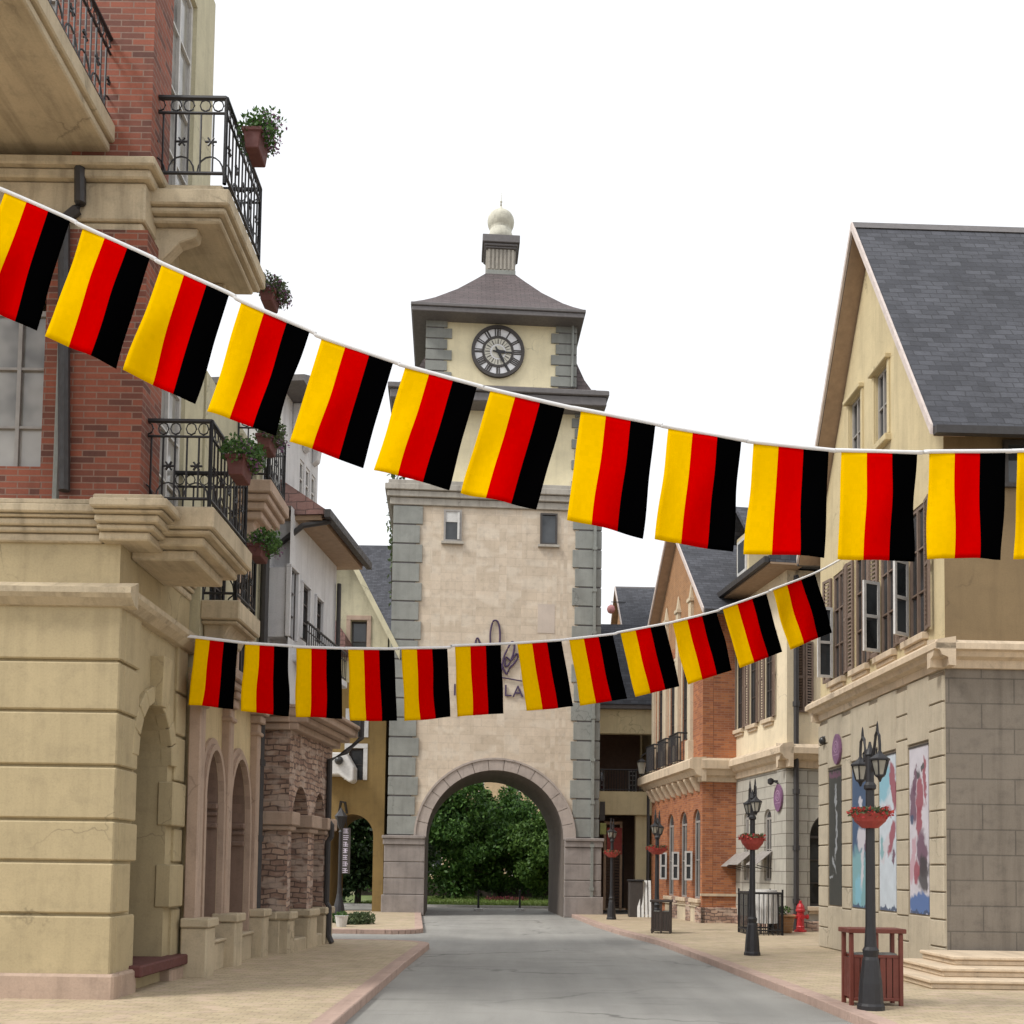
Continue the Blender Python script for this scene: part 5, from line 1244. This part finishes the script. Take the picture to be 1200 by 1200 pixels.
b.box(F4, x0, x0+.1, .12, zt, -.7, -.6); b.box(F4, x1-.1, x1, .12, zt, -.7, -.6); b.box(F4, x0+.1, x1-.1, zt-.12, zt, -.7, -.6); b.build('frame', M['soffitwood'], pc)
b = MB()
for k in range(26): b.profile(F4, [(-.69, .2+k*.12), (-.62, .28+k*.12), (-.61, .285+k*.12), (-.68, .205+k*.12)], x0+.1, x1-.1)
b.build('louvres', M['shutter'], pc)
b = MB(); b.box(F4, x0+.13, x0+.75, zt-1.35, zt-.25, -.6, -.59); b.build('poster', M['redbowl'], pc)
sg = thing('hanging_sign', 'small yellow-green sign hanging under a dark board beside the tower pier', 'sign', F4.pt(.4, 3.3, .4))
b = MB(); b.box(F4, F4.S(702, 960), F4.S(708, 960), F4.Z(705, 962), F4.Z(705, 940), .3, .36); b.build('board', M['frame_dark'], sg)
b = MB(); b.box(F4, F4.S(702.5, 970), F4.S(709.5, 970), F4.Z(706, 978), F4.Z(706, 965), .3, .34); b.build('plate', paint('yellow_green_sign', (.30, .32, .10), .5), sg)
lt = thing('wall_lantern', 'black wall lantern at the loggia corner by the orange brick house', 'lamp', F3.pt(.2, 5.2, .6))
b = MB(); q = F3.pt(.15, F3.Z(765, 905), .45); z = q.z
b.tube([F3.pt(.15, z+.6, 0), F3.pt(.15, z+.75, .25), F3.pt(.15, z+.62, .45), F3.pt(.15, z+.5, .45)], .03, 6)
b.lathe((q.x, q.y, z), [(.02, .52), (.2, .4), (.2, .36)], 6); b.lathe((q.x, q.y, z), [(.1, -.08), (.03, -.16)], 6); b.build('bracket', M['iron'], lt)
b = MB(); b.lathe((q.x, q.y, z), [(.1, -.075), (.17, .355)], 6); b.build('glass', M['lampglass'], lt)

# ---- slate gable house beyond
o5 = atY(716, 900, 52); p5 = atY(730.5, 900, 47.0); F5 = Frame((o5.x, o5.y), (p5.x, p5.y)); L5 = F5.L
h5 = thing('brick_gable_house', 'distant brick gable with a dark slate roof seen above the loggia house', 'house', F5.pt(L5/2, 0, -2))
sa5, za5 = F5.px(722.5, 688, .2); sn5, zn5 = F5.px(731, 735, .2)
sl5 = (za5-zn5)/(sn5-sa5); sf5 = 2*sa5-sn5
b = MB(); b.wall(F5, min(0, sf5+.2), sn5-.15, 0, [(min(0, sf5+.2), zn5-.1), (sa5, za5-.3), (sn5-.15, zn5-.1)], [], .4)
b.build('wall', M['gablebrick'], h5); gable_roof(h5, F5, sa5, za5, sn5, zn5, sf5, zn5, .3, 6)
e5 = F5.pt(sn5-.2, 0, -6); N5 = Frame((F5.pt(sn5-.2, 0).x, F5.pt(sn5-.2, 0).y), (e5.x, e5.y)); b = MB(); b.box(N5, .45, 6, 0, zn5-.3, -.4, 0); b.build('side_wall', M['gablebrick'], h5)
pk = F5.pt(*F5.px(716, 714, .6), .6)
lp = thing('pink_lantern', 'small pink paper lantern hanging off the distant brick gable', 'lantern', pk)
b = MB(); b.lathe(pk, [(.05, -.2), (.15, -.14), (.2, 0), (.15, .14), (.05, .2)], 14); b.build('shade', paint('pink_paper', (.62, .28, .28), .7), lp, smooth=True)
b = MB(); b.tube([pk+Vector((0, 0, .2)), pk+Vector((0, 0, .35)), pk-F5.n*.7+Vector((0, 0, .35))], .02, 5); b.build('bracket', M['iron'], lp)
# ================================================================ street furniture
def lamp_post(p, label, h=3.42, ang=80):
    r = thing('street_lamp', label, 'street lamp', p, 'black lamp posts along the right pavement'); x, y, z = p
    b = MB(); b.lathe(p, [(.165, 0), (.165, .05), (.15, .08), (.135, .32), (.10, .60), (.085, .64), (.10, .72), (.075, .76), (.062, 1.0), (.055, 2.0), (.052, h-.72), (.075, h-.70), (.075, h-.66), (.05, h-.62), (.045, h-.30), (.06, h-.28), (.03, h-.2), (.012, h-.12)], 12)
    b.build('pole', M['iron'], r, smooth=False)
    for sg in (0, 180):
        a = R(ang+sg); dx, dy = math.cos(a), math.sin(a); P = lambda t, zz: Vector((x+dx*t, y+dy*t, z+zz))
        b = MB()
        b.tube([P(.03, h-.5), P(.10, h-.42), P(.15, h-.24), P(.20, h-.07), P(.26, h-.02), P(.32, h-.08), P(.34, h-.2), P(.34, h-.29)], .019, 6)
        b.tube([P(.05, h-.3), P(.14, h-.2), P(.24, h-.24), P(.20, h-.34), P(.13, h-.3)], .012, 5); b.lathe(P(.26, 0), [(.02, h-.03), (.012, h+.06), (.003, h+.10)], 6)
        am = b.build('arm', M['iron'], r)
        b = MB(); q = P(.34, 0)
        b.lathe(q, [(.02, h-.27), (.035, h-.30), (.045, h-.31), (.125, h-.365), (.125, h-.385), (.108, h-.39)], 6)
        b.lathe(q, [(.062, h-.56), (.062, h-.575), (.03, h-.595), (.01, h-.645)], 6)
        for k in range(6):
            t = 2*math.pi*k/6; b.tube([q+Vector((.104*math.cos(t), .104*math.sin(t), h-.39)), q+Vector((.06*math.cos(t), .06*math.sin(t), h-.562))], .009, 4)
        ln = b.build('lantern', M['iron'], r)
        b = MB(); b.lathe(q, [(.056, h-.558), (.098, h-.393)], 6); b.build('glass', M['lampglass'], ln)
    return r
def basket(p, label, rad=.30, flat=1.0):
    r = thing('flower_basket', label, 'flower basket', p, 'red flower baskets ringing the lamp posts')
    b = MB(); b.lathe(p, [(.06, -.17*flat), (rad*.45, -.165*flat), (rad*.85, -.07*flat), (rad, .015), (rad*1.03, .03), (rad*.96, .035), (.065, .02)], 18); b.build('bowl', M['redbowl'], r, smooth=False)
    b = MB(); x, y, z = p
    for k in range(12): a = 2*math.pi*k/12; leafball(b, (x+rad*.75*math.cos(a), y+rad*.75*math.sin(a), z+.05), .10, .10, .07, 22, .07)
    b.build('foliage', M['leaf_grey'], r, recalc=False)
    b = MB()
    for k in range(12): a = 2*math.pi*k/12+.2; leafball(b, (x+rad*.9*math.cos(a), y+rad*.9*math.sin(a), z+.045), .09, .09, .07, 20, .055)
    b.build('blossoms', M['petal_red'], r, recalc=False)
    return r
LP = [(G(1020.5, 1183), 'largest lamp post, standing before the red-brown litter bin at the right', 90),
      (G(881.5, 1119.5), 'lamp post in front of the black iron enclosure and grey stone wall', 88),
      (G(769.5, 1091), 'lamp post behind the dark slatted bin, in front of the orange brick house', 70),
      (G(716.5, 1077.5), 'farthest lamp post, close to the right foot of the clock tower', 75)]
for i, (p, lb, an) in enumerate(LP):
    h = {0: 3.42}.get(i, 3.42); p = Vector((p.x, p.y, .12))
    top = (858, 919, 953, 962)[i]; h = atY(p.x*0+ (1020, 881, 769, 716)[i], top, p.y).z-.12
    lamp_post(p, lb, h, an)
    vb = (957, 984, 995.5, 1000)[i]; zb = atY((1020, 881, 769, 716)[i], vb, p.y).z
    basket(Vector((p.x, p.y, zb)), ('red flower bowl round the largest lamp post, in front of the banners', 'red flower bowl on the lamp post before the cream house', 'red flower bowl on the lamp post above the dark slatted bin', 'small red flower bowl on the farthest lamp post by the tower')[i], (.215, .24, .27, .25)[i], (.85, 1.2, .8, .8)[i])
# lamp post by the ochre archway (single, seen against the dark)
pl_ = G(397, 1077); pl_.z = .12
r = thing('archway_lamp', 'slim dark lamp post with a flared foot in front of the ochre archway', 'street lamp', pl_)
b = MB(); b.lathe(pl_, [(.21, 0), (.2, .12), (.16, .4), (.10, .66), (.075, .8), (.058, 1.1), (.05, 2.7), (.07, 2.72), (.04, 2.8)], 12); b.build('pole', M['iron'], r)
b = MB(); b.lathe(pl_, [(.06, 2.82), (.10, 2.9), (.19, 3.2), (.21, 3.22), (.05, 3.42), (.01, 3.5)], 6); b.build('lantern', M['iron'], r)
sg = thing('vertical_sign', 'narrow dark vertical sign with a column of pale characters in the ochre archway', 'sign', FD.pt(FD.S(405, 1000), 2.0, .1))
sx = FD.S(405, 1000, -.2); zt, zb = FD.Z(405, 970, -.2), FD.Z(405, 1024, -.2)
b = MB(); b.box(FD, sx-.17, sx+.17, zb, zt, -.25, -.2); b.build('board', M['frame_dark'], sg)
b = MB(); rn = random.Random(3); n = 7
for k in range(n):
    z = zt-(zt-zb)*(k+.5)/n; hh = (zt-zb)/n*.36
    for q in (-1, 0, 1): b.box(FD, sx-.1, sx+.1-.05*rn.random(), z+q*hh*.8-.014, z+q*hh*.8+.014, -.2, -.19)
    b.box(FD, sx-.015+.04*rn.uniform(-1, 1), sx+.015, z-hh, z+hh, -.2, -.188)
b.build('characters', M['letter'], sg)
b = MB(); b.tube([FD.pt(sx, zt, -.22), FD.pt(sx, zt+.35, -.22)], .015, 5); b.box(FD, sx-.02, sx+.02, zt+.3, dz+.3, -.23, -.21); b.build('hanger', M['iron'], sg)

def bin_(c, wx, wy, h, label, wood, ang):
    r = thing('litter_bin', label, 'litter bin', (c.x, c.y, .12)); t = Vector((math.cos(R(ang)), math.sin(R(ang)), 0)); L = Frame((c.x-t.x*wx/2, c.y-t.y*wx/2), (c.x+t.x*wx/2, c.y+t.y*wx/2)); z = .12
    b = MB(); w_ = .05
    for s0 in (0, wx-w_):
        for d0 in (0, -wy+w_): b.box(L, s0, s0+w_, z, z+h, d0-w_, d0)
    b.box(L, -.03, wx+.03, z+h+.003, z+h+.06, -wy-.03, .03); b.box(L, w_, wx-w_, z+.06, z+.1, -wy, 0); b.box(L, w_+.003, wx-w_-.003, z+h*.66, z+h*.70, -wy+.005, -.005); b.box(L, wx/2-.025, wx/2+.025, z, z+h, -.05, .002)
    fr = b.build('frame', wood, r, bevel=.006)
    b = MB(); n = max(6, int(wx/.09))
    for k in range(n):
        s0 = w_+(wx-2*w_)*k/n+.006; s1 = w_+(wx-2*w_)*(k+1)/n-.006
        b.box(L, s0, s1, z+.1, z+h*.66, -.03, -.012); b.box(L, s0, s1, z+.1, z+h*.66, -wy+.012, -wy+.03)
    m_ = max(4, int(wy/.09))
    for k in range(m_):
        d0 = -w_-(wy-2*w_)*k/m_-.006; d1 = -w_-(wy-2*w_)*(k+1)/m_+.006
        b.box(L, .012, .03, z+.1, z+h*.66, d1, d0); b.box(L, wx-.03, wx-.012, z+.1, z+h*.66, d1, d0)
    b.build('slats', wood, r)
    b = MB(); b.box(L, .06, wx/2-.04, z+.08, z+h*.72, -wy+.06, -.06); b.box(L, wx/2+.04, wx-.06, z+.08, z+h*.72, -wy+.06, -.06); b.build('liner', M['greypipe'], r)
    return r
bc = G(1029, 1183); bin_(Vector((bc.x+.10, bc.y+.32, 0)), .67, .34, (atY(1029, 1095, bc.y+.15).z-.12), 'red-brown slatted litter bin behind the foot of the largest lamp post', M['binwood'], 0)
bd = G(770, 1093); bin_(Vector((bd.x+.05, bd.y-.35, 0)), .52, .5, .82, 'dark slatted litter bin at the lamp post by the orange brick house', M['darkslats'], -12)
# hydrant
hp = G(938, 1092); r = thing('fire_hydrant', 'red fire hydrant by the grey stone end wall', 'hydrant', hp); z = hp.z
b = MB(); b.lathe(hp, [(.17, 0), (.17, .05), (.11, .06), (.11, .12), (.12, .14), (.10, .17), (.10, .55), (.13, .57), (.13, .62), (.115, .64), (.11, .70), (.07, .78), (.04, .80), (.04, .86), (.02, .87)], 14); b.build('barrel', M['hydrant'], r, smooth=False)
for a in (0, 180, 270):
    b = MB(); dx = Vector((math.cos(R(a)), math.sin(R(a)), 0)); q = hp+Vector((0, 0, .42)); b.tube([q+dx*.07, q+dx*.17], .055, 8); b.tube([q+dx*.17, q+dx*.22], .07, 6); b.build('outlet', M['hydrant'], r)
# planter beside the downpipe
pp = G(915, 1093); r = thing('stone_planter', 'low reddish stone planter at the corner of the cream house, left of the hydrant', 'planter', pp)
b = MB(); b.frus(W, (pp.x-.24, pp.x+.24, pp.y-.24, pp.y+.24, .12), (pp.x-.3, pp.x+.3, pp.y-.3, pp.y+.3, .55)); b.box(W, pp.x-.33, pp.x+.33, .553, .62, pp.y-.33, pp.y+.33); b.build('box', M['gablebrick'], r, bevel=.02)
b = MB(); leafball(b, pp+Vector((0, 0, .62)), .28, .28, .14, 160, .1); b.build('foliage', M['leaf_dark'], r, recalc=False)
# iron enclosure with white cloth over stacked chairs
fc = G(889, 1095); r = thing('iron_enclosure', 'black iron railing enclosure on the pavement before the grey stone wall', 'railing', fc)
x0, x1, y0, y1 = G(868, 1093).x, G(907, 1094).x, fc.y-.4, fc.y+.9; zt = 1.22
b = MB(); P = [Vector((x0, y0, 0)), Vector((x1, y0, 0)), Vector((x1, y1, 0)), Vector((x0, y1, 0))]
for A, B in zip(P, P[1:]+P[:1]):
    for z, q in ((.25, .022), (zt, .028)): b.tube([A+Vector((0, 0, z)), B+Vector((0, 0, z))], q, 6)
    n = max(3, round((B-A).length/.13))
    for k in range(n+1): q = A+(B-A)*k/n; b.tube([q+Vector((0, 0, .12)), q+Vector((0, 0, zt+(.1 if k in (0, n) else 0)))], .026 if k in (0, n) else .013, 5)
b.build('bars', M['iron'], r)
r = thing('covered_table', 'table under a pleated white cloth inside the iron enclosure', 'table', fc+Vector((0, .25, 0)))
b = MB(); n = 48; cx_, cy_ = (x0+x1)/2+.12, (y0+y1)/2; ax, ay = (x1-x0)*.36, .45; A = []; B = []
top = [Vector((cx_+ax*math.cos(2*math.pi*k/n), cy_+ay*math.sin(2*math.pi*k/n), 1.30)) for k in range(n)]
bot = [Vector((cx_+ax*(1.05+.07*math.sin(k*2.1))*math.cos(2*math.pi*k/n), cy_+ay*(1.05+.07*math.sin(k*2.1))*math.sin(2*math.pi*k/n), .42)) for k in range(n)]
b.face(top)
for k in range(n): l = (k+1) % n; b.face([bot[k], bot[l], top[l], top[k]])
b.build('cloth', M['frame_white'], r); b = MB()
for a in (45, 135, 225, 315): b.tube([(cx_+ax*.7*math.cos(R(a)), cy_+ay*.7*math.sin(R(a)), .12), (cx_+ax*.7*math.cos(R(a)), cy_+ay*.7*math.sin(R(a)), 1.28)], .025, 6)
b.build('legs', M['iron'], r)
# dark cabinet and white folding chairs by the loggia
qc = G(745, 1074.5); r = thing('service_cabinet', 'dark metal cabinet on the pavement beneath the loggia', 'cabinet', qc)
b = MB(); b.wb(qc.x-.25, qc.x+.22, qc.y-.2, qc.y+.3, .12, 1.38); b.build('body', M['frame_dark'], r, bevel=.02); b = MB(); b.wb(qc.x-.29, qc.x+.26, qc.y-.24, qc.y+.34, 1.383, 1.45); b.build('lid', M['iron'], r, bevel=.02)
qd = G(753.5, 1075); r = thing('folded_parasol_stand', 'bundle of white folding panels leaning beside the dark cabinet', 'panel', qd)
b = MB()
for k in range(4): x = qd.x-.2+k*.13; b.prism([(x, qd.y, .12), (x+.1, qd.y-.05, .12), (x+.1, qd.y+.15, 1.42), (x, qd.y+.2, 1.42)], (0, .03, 0))
b.build('panels', M['frame_white'], r, bevel=.006)
# stone stoop at the right edge
q = G(1082, 1150)
st = thing('stone_stoop', 'low pale stone stoop at the right edge beside the gabled house', 'step', F1.pt(L1_+1.2, .12, .6))
P0 = atY(1081, 1113, 16.8); zt = P0.z; n_ = 3; hh = (zt-.12)/n_
for k in range(n_):
    b = MB(); e = .36*(n_-1-k); x0, y0 = P0.x-e*.9, 15.6-e
    b.wb(x0, 13, y0, 16.82, .12+hh*k+.002, .12+hh*(k+1)-.06); b.wb(x0-.04, 13, y0-.04, 16.83, .12+hh*(k+1)-.058, .12+hh*(k+1)); b.build('tread', M['r_trim'], st, bevel=.015)
# bollards beyond the arch
for u, lb in ((560.5, 'left of the two thin dark posts standing in the gate arch'), (609, 'right of the two thin dark posts standing in the gate arch')):
    p = G(u, 1067, 0); r = thing('bollard', lb, 'bollard', p, 'thin posts in the gate arch')
    b = MB(); b.lathe(p, [(.055, .11), (.045, .2), (.04, .8), (.055, .82), (.03, .87)], 10); b.build('post', M['iron'], r)
    b = MB(); b.lathe(p, [(.22, 0), (.2, .07), (.08, .11)], 12); b.build('foot', M['frame_white'], r)
# flower bed at the far pavement corner
for (u, v, rr, lb, gm) in ((393, 1081, .30, 'low green clump beside the slim lamp post, left of the white pot', 'leaf_mid'), (417, 1083, .42, 'rounded grey-green bush at the far pavement corner', 'leaf_grey')):
    p = G(u, v); r = thing('bush', lb, 'bush', p); b = MB()
    for k in range(9): leafball(b, (p.x+random.uniform(-rr, rr), p.y+random.uniform(-.25, .25), .12+rr*.35), rr*.5, .3, rr*.5, 200, .09)
    b.build('foliage', M[gm], r, recalc=False)
    b = MB(); b.tube([(p.x, p.y, .1), (p.x, p.y, .1+rr*.5)], .03, 5); b.build('stem', M['bark'], r)
p = G(400, 1086); r = thing('white_pot', 'small white pot between the two bushes at the far pavement corner', 'pot', p)
b = MB(); b.lathe(p, [(.13, 0), (.18, .28), (.2, .30), (.17, .31), (.16, .26)], 14); b.build('pot', M['frame_white'], r)
b = MB(); leafball(b, p+Vector((0, 0, .34)), .16, .16, .1, 70, .08); b.build('foliage', M['leaf_mid'], r, recalc=False)

# ---- planters on the balcony railings
def fb(F_, u, v, d, label, **k):
    s_, z_ = F_.px(u, v, d); p = F_.pt(s_, z_, d); return flower_box((p.x, p.y, p.z), label, **k)
dA = XB-XA
dA1 = XB1-XA
fb(FBd, 300, 162, dA1+.2, 'terracotta planter of green and mauve flowers on the topmost balcony railing', wx=.24, wy=.42, hang=.27, spill=1.3)
fb(FBd, 328, 344, dA+.22, 'planter with a dark purple-green tuft below the corner of the topmost balcony', wy=.8, hang=.3) if False else None
fb(FBd, 281, 540, dA+.16, 'terracotta planter of bright green leaves on the lower brick house balcony', wy=.42, hang=.26)
s_, z_ = SB.px(316, 346, .75)
flower_box((SB.pt(s_, z_, .75).x, SB.pt(s_, z_, .75).y, z_), 'planter with a round dark tuft just under the topmost balcony corner', wy=.42, hang=.2, green='leaf_grey')
s_, z_ = SB.px(313, 515, .72)
flower_box((SB.pt(s_, z_, .72).x, SB.pt(s_, z_, .72).y, z_), 'dark planter of mauve flowers on the upper balcony of the arcade house', wy=.45, hang=.22, green='leaf_grey')
s_, z_ = SB.px(303, 642, .72)
flower_box((SB.pt(s_, z_, .72).x, SB.pt(s_, z_, .72).y, z_), 'planter of mauve blossom hanging beside the lower corner of the brick house balcony', wy=.45, hang=.2, green='leaf_mid', spill=1.2)

# ================================================================ greenery beyond the gate
def tree(p, label, h, rx, ry, leaf, clumps, per, size, trunk=.16, low=.18, group=None, seed=1):
    rn = random.Random(seed); r = thing('broadleaf_tree', label, 'tree', p, group); x, y, z = p
    b = MB(); b.tube([(x, y, z), (x+.05, y, z+h*.2), (x-.05, y, z+h*.45), (x+.08, y, z+h*.75)], [trunk, trunk*.8, trunk*.55, trunk*.2], 8)
    cs = []
    for k in range(clumps):
        while True:
            q = Vector((rn.uniform(-1, 1), rn.uniform(-1, 1), rn.uniform(-1, 1)))
            if .35 < q.length < 1: break
        zc_ = z+h*(low+(1-low)*(.5+.5*q.z)); wz = 1-.35*max(0, q.z)
        cs.append(Vector((x+q.x*rx*wz, y+q.y*ry*wz, zc_)))
    for q in cs[:14]:
        a = Vector((x, y, z+h*rn.uniform(.2, .5))); m_ = a.lerp(q, .5)+Vector((0, 0, .15)); b.tube([a, m_, q], [trunk*.4, trunk*.25, .02], 5)
    b.build('trunk', M['bark'], r)
    b = MB()
    for q in cs: s = rn.uniform(.55, 1.15); leafball(b, q, rx*.30*s, ry*.30*s, h*.12*s, per, size, rn)
    b.build('crown', M[leaf], r, recalc=False); return r
gp = 'trees on the lawn behind the gate'
tree((-3.2, 57, .06), 'dense dark tree filling the left half of the gate arch', 7.0, 3.2, 2.4, 'leaf_dark', 100, 210, .25, low=.06, seed=3, group=gp)
tree((-.6, 59, .06), 'dark tree in the middle of the gate arch, its top close to the crown', 6.3, 2.8, 2.4, 'leaf_dark', 90, 210, .25, low=.06, seed=5, group=gp)
tree((1.9, 57, .06), 'lower mid-green tree at the right of the gate arch', 5.2, 2.3, 2.0, 'leaf_bright', 80, 200, .24, low=.05, seed=9, group=gp)
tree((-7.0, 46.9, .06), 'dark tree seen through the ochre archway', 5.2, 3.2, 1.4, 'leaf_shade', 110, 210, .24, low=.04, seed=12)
tree((-5.2, 44.0, .06), 'thin sparse tree rising behind the left edge of the clock tower', 19.3, .75, .7, 'leaf_grey', 26, 40, .22, trunk=.12, low=.72, seed=15)
hg = thing('clipped_hedge', 'long dark hedge across the lawn behind the gate trees', 'hedge', (-1, 61.5, .06))
b = MB()
for k in range(60): leafball(b, (-9+k*.27, 61.5+random.uniform(-.3, .3), .75), .5, .5, .65, 90, .22)
b.build('foliage', M['leaf_dark'], hg, recalc=False)
b = MB(); b.wb(-9, 7, 61.3, 61.7, .0, .9); b.build('stems', M['bark'], hg)
b = MB(); 
rb = thing('flower_bed', 'low strip of dark red bedding in front of the hedge', 'flower bed', (-.3, 54, .06))
for k in range(16): leafball(b, (-1.2+k*.13, 54, .2), .2, .2, .13, 24, .1)
b.build('blossoms', leaves('dark_red_petals', (.10, .02, .03), (.22, .05, .06)), rb, recalc=False)
ab = thing('apartment_block', 'pale orange-beige building beyond the trees, glimpsed through the top of the gate arch', 'building', (0, 84, 0))
b = MB(); FB_ = Frame((-12, 80), (14, 80)); ops = [(2+3.2*i, 3.4+3.2*i, 1.2+3.3*j, 2.9+3.3*j, 0) for i in range(7) for j in range(3)]
b.wall(FB_, 0, 26, 0, 13.5, ops, .4); b.wb(-12, 14, 87.6, 88, 0, 13.5); b.wb(-12, -11.6, 80.41, 87.59, 0, 13.5); b.wb(13.6, 14, 80.41, 87.59, 0, 13.5); b.build('wall', plaster('orange_beige_render', (.58, .42, .26)), ab)
for o in ops: window(ab, FB_, *o[:4], mx_=1, mz=0, fm='frame_white')
b = MB(); b.wb(-12.4, 14.4, 79.6, 88.4, 13.503, 13.9); b.build('roof', M['slate'], ab)
sc_ = thing('pink_fence', 'low pale pink wall showing right of the gate trees', 'wall', (2.6, 62, 0))
b = MB(); b.wb(.9, 9, 62.3, 62.5, .05, 2.9)
for k in range(5): b.wb(.9+k*2, 1.15+k*2, 62.2, 62.3, .05, 3.05)
b.build('panels', plaster('pink_wall', (.55, .40, .33)), sc_)

# ================================================================ bunting
def sm(t): return t*t*(3-2*t)
UP_ = [((97,266.5),(176,302),(134.5,429.5),(54,396)), ((190,310),(268.5,345),(228,473),(148,436)), ((283,354),(363,388.5),(324,512),(242,481)),
  ((377,396.5),(461,425),(424,547.5),(340,518)), ((475,430),(559,453),(525.5,573.5),(438,551)), ((575,457.5),(662,477.5),(628,598),(540.5,576)),
  ((681,481),(768,498),(753,630),(664.5,610)), ((783,501.5),(869,516.5),(859,646),(767.5,633)), ((883,519),(971,528.5),(965.5,654),(873.5,648.5)),
  ((986,529),(1075,531.5),(1072,657),(981.5,656)), ((1089,530.5),(1178,530),(1175.5,655),(1086.5,655.5))]
UP_ = [((6,225),(82.5,258.5),(41,386),(-38,352))] + UP_ + [((1192,529.5),(1281,527),(1279,652),(1190,654))]
LO_ = [((229,747.5),(279,753.5),(273,831),(220.5,826)), ((287,754.5),(338,757.8),(337,839),(283,833.5)), ((347,758.8),(400,760.7),(401,842.5),(346,840)),
  ((408,760.7),(462,761.3),(465,844.5),(411,845)), ((470.5,760.5),(524,759.7),(528,840),(474,845)), ((533,757.5),(587,755.5),(590,836),(536,840)),
  ((606,754.5),(658,751),(672,828),(617,833)), ((667,749.8),(718,744),(734.6,819),(680,827)), ((727,741.5),(779,732),(797,804),(744,817)),
  ((788,730),(839.5,717),(857.5,786),(806,802)), ((847,713.5),(898,695.5),(916,764),(867,783)), ((905.6,691.6),(955,672.5),(975,742),(926,761))]
YU = lambda u: 10.6
e_r = F1.S(986, 655, .06); pr_ = F1.pt(*F1.px(986, 655, .06), .06); YR = pr_.y
YLo = lambda u: 14.6+(u-216)/(986-216)*(YR-14.6)
lab_u = ['tricolour flag cut by the left edge, at the start of the upper line', 'large tricolour flag over the lower red brick pier', 'large tricolour flag in front of the upper balcony soffit of the brick house', 'large tricolour flag hanging before the arcade house and its upper balcony',
  'large tricolour flag in front of the white house attic, left of the tower', 'large tricolour flag covering the left shoulder of the tower', 'large tricolour flag over the tower just below the clock', 'large tricolour flag crossing the right edge of the tower',
  'large tricolour flag against the white sky beside the tower', 'large tricolour flag at the left edge of the cream gable', 'large tricolour flag over the middle of the cream gable house', 'large tricolour flag at the near corner of the cream gable house', 'tricolour flag cut by the right edge, at the end of the upper line']
lab_l = ['small tricolour flag at the left end of the lower line, before the arcade house', 'small tricolour flag over the downpipe left of the stone arcade', 'small tricolour flag over the rubble stone wall, under the three narrow windows', 'small tricolour flag between the stone arcade house and the tower, before the ochre house',
  'small tricolour flag over the left quoins of the tower', 'small tricolour flag covering the left part of the purple script emblem', 'small tricolour flag just right of the purple script emblem', 'small tricolour flag over the right quoins of the tower',
  'small tricolour flag before the loggia house roof', 'small tricolour flag before the orange brick gable', 'small tricolour flag between the orange brick house and the cream house', 'small tricolour flag at the right end of the lower line, by the shuttered window']
def flag(i, q, Yf, label, group, seed, amp):
    rn = random.Random(seed); TL, TR_, BR, BL = q; NX, NY = 18, 20; b = MB(); idx = []
    ph = [rn.uniform(0, 6.28) for _ in range(4)]; A = [rn.uniform(.5, 1)*amp for _ in range(3)]
    um = (TL[0]+TR_[0])/2; c = atY(um, (TL[1]+TR_[1])/2, Yf(um))
    for j in range(NY+1):
        t = j/NY
        for k in range(NX+1):
            s_ = k/NX
            u = (TL[0]*(1-s_)+TR_[0]*s_)*(1-t)+(BL[0]*(1-s_)+BR[0]*s_)*t; v = (TL[1]*(1-s_)+TR_[1]*s_)*(1-t)+(BL[1]*(1-s_)+BR[1]*s_)*t
            p = atY(u, v, Yf(TL[0]*(1-s_)+TR_[0]*s_))
            wv = A[0]*math.sin(3.2*s_+1.8*t+ph[0])+A[1]*.6*math.sin(6.5*s_-1.2*t+ph[1])+A[2]*.35*math.sin(10*s_+3*t+ph[2])
            p = p+Vector((.35*wv*math.cos(5*t+ph[3]), wv, .0))*(.12+.88*sm(min(1, t*1.6)))
            idx.append(p)
    b.v = idx
    for j in range(NY):
        for k in range(NX):
            b.k = min(2, k*3//NX); a = j*(NX+1)+k; b.idx([a, a+1, a+NX+2, a+NX+1])
    b.k = 0
    o = b.build('flag', [M['yellow'], M['red'], M['black']], None, smooth=True, recalc=False)
    so_ = o.modifiers.new('cloth', 'SOLIDIFY'); so_.thickness = .003
    o.data.transform(Matrix.Translation(-c)); o.location = c
    tag(o, label, 'flag', group)
for i, q in enumerate(UP_): flag(i, q, YU, lab_u[i], 'flags on the upper bunting line', 40+i, .045)
for i, q in enumerate(LO_): flag(i, q, YLo, lab_l[i], 'flags on the lower bunting line', 80+i, .045)
def cordline(pts, Yf, label, r, ext0=None, ext1=None):
    P = [atY(u, v, Yf(u)) for u, v in pts]; out = []
    if ext0: P = [Vector(ext0)]+P
    if ext1: P = P+[Vector(ext1)]
    for i in range(len(P)-1):
        p0, p1, p2, p3 = P[max(i-1, 0)], P[i], P[i+1], P[min(i+2, len(P)-1)]
        for k in range(5):
            t = k/5; out.append(.5*((2*p1)+(p2-p0)*t+(2*p0-5*p1+4*p2-p3)*t*t+(3*p1-p0-3*p2+p3)*t**3))
    out.append(P[-1]); b = MB(); b.tube(out, r, 8); o = b.build('bunting_cord', M['cord'], None, smooth=True); tag(o, label, 'cord')
tops = [(q[0], q[1]) for q in UP_]
cu = [(-60, 198)] + [(x, y-1.2) for q in UP_ for x, y in q[:2]] + [(1330, 524)]
cordline(cu, YU, 'white cord of the upper bunting line, sagging from the left edge to the cream gable', .022)
cl = [(217, 745.5)] + [(x, y-1) for q in LO_ for x, y in q[:2]] + [(986, 655)]
cordline(cl, YLo, 'white cord of the lower bunting line, strung from the brick house to the gabled house', .024)
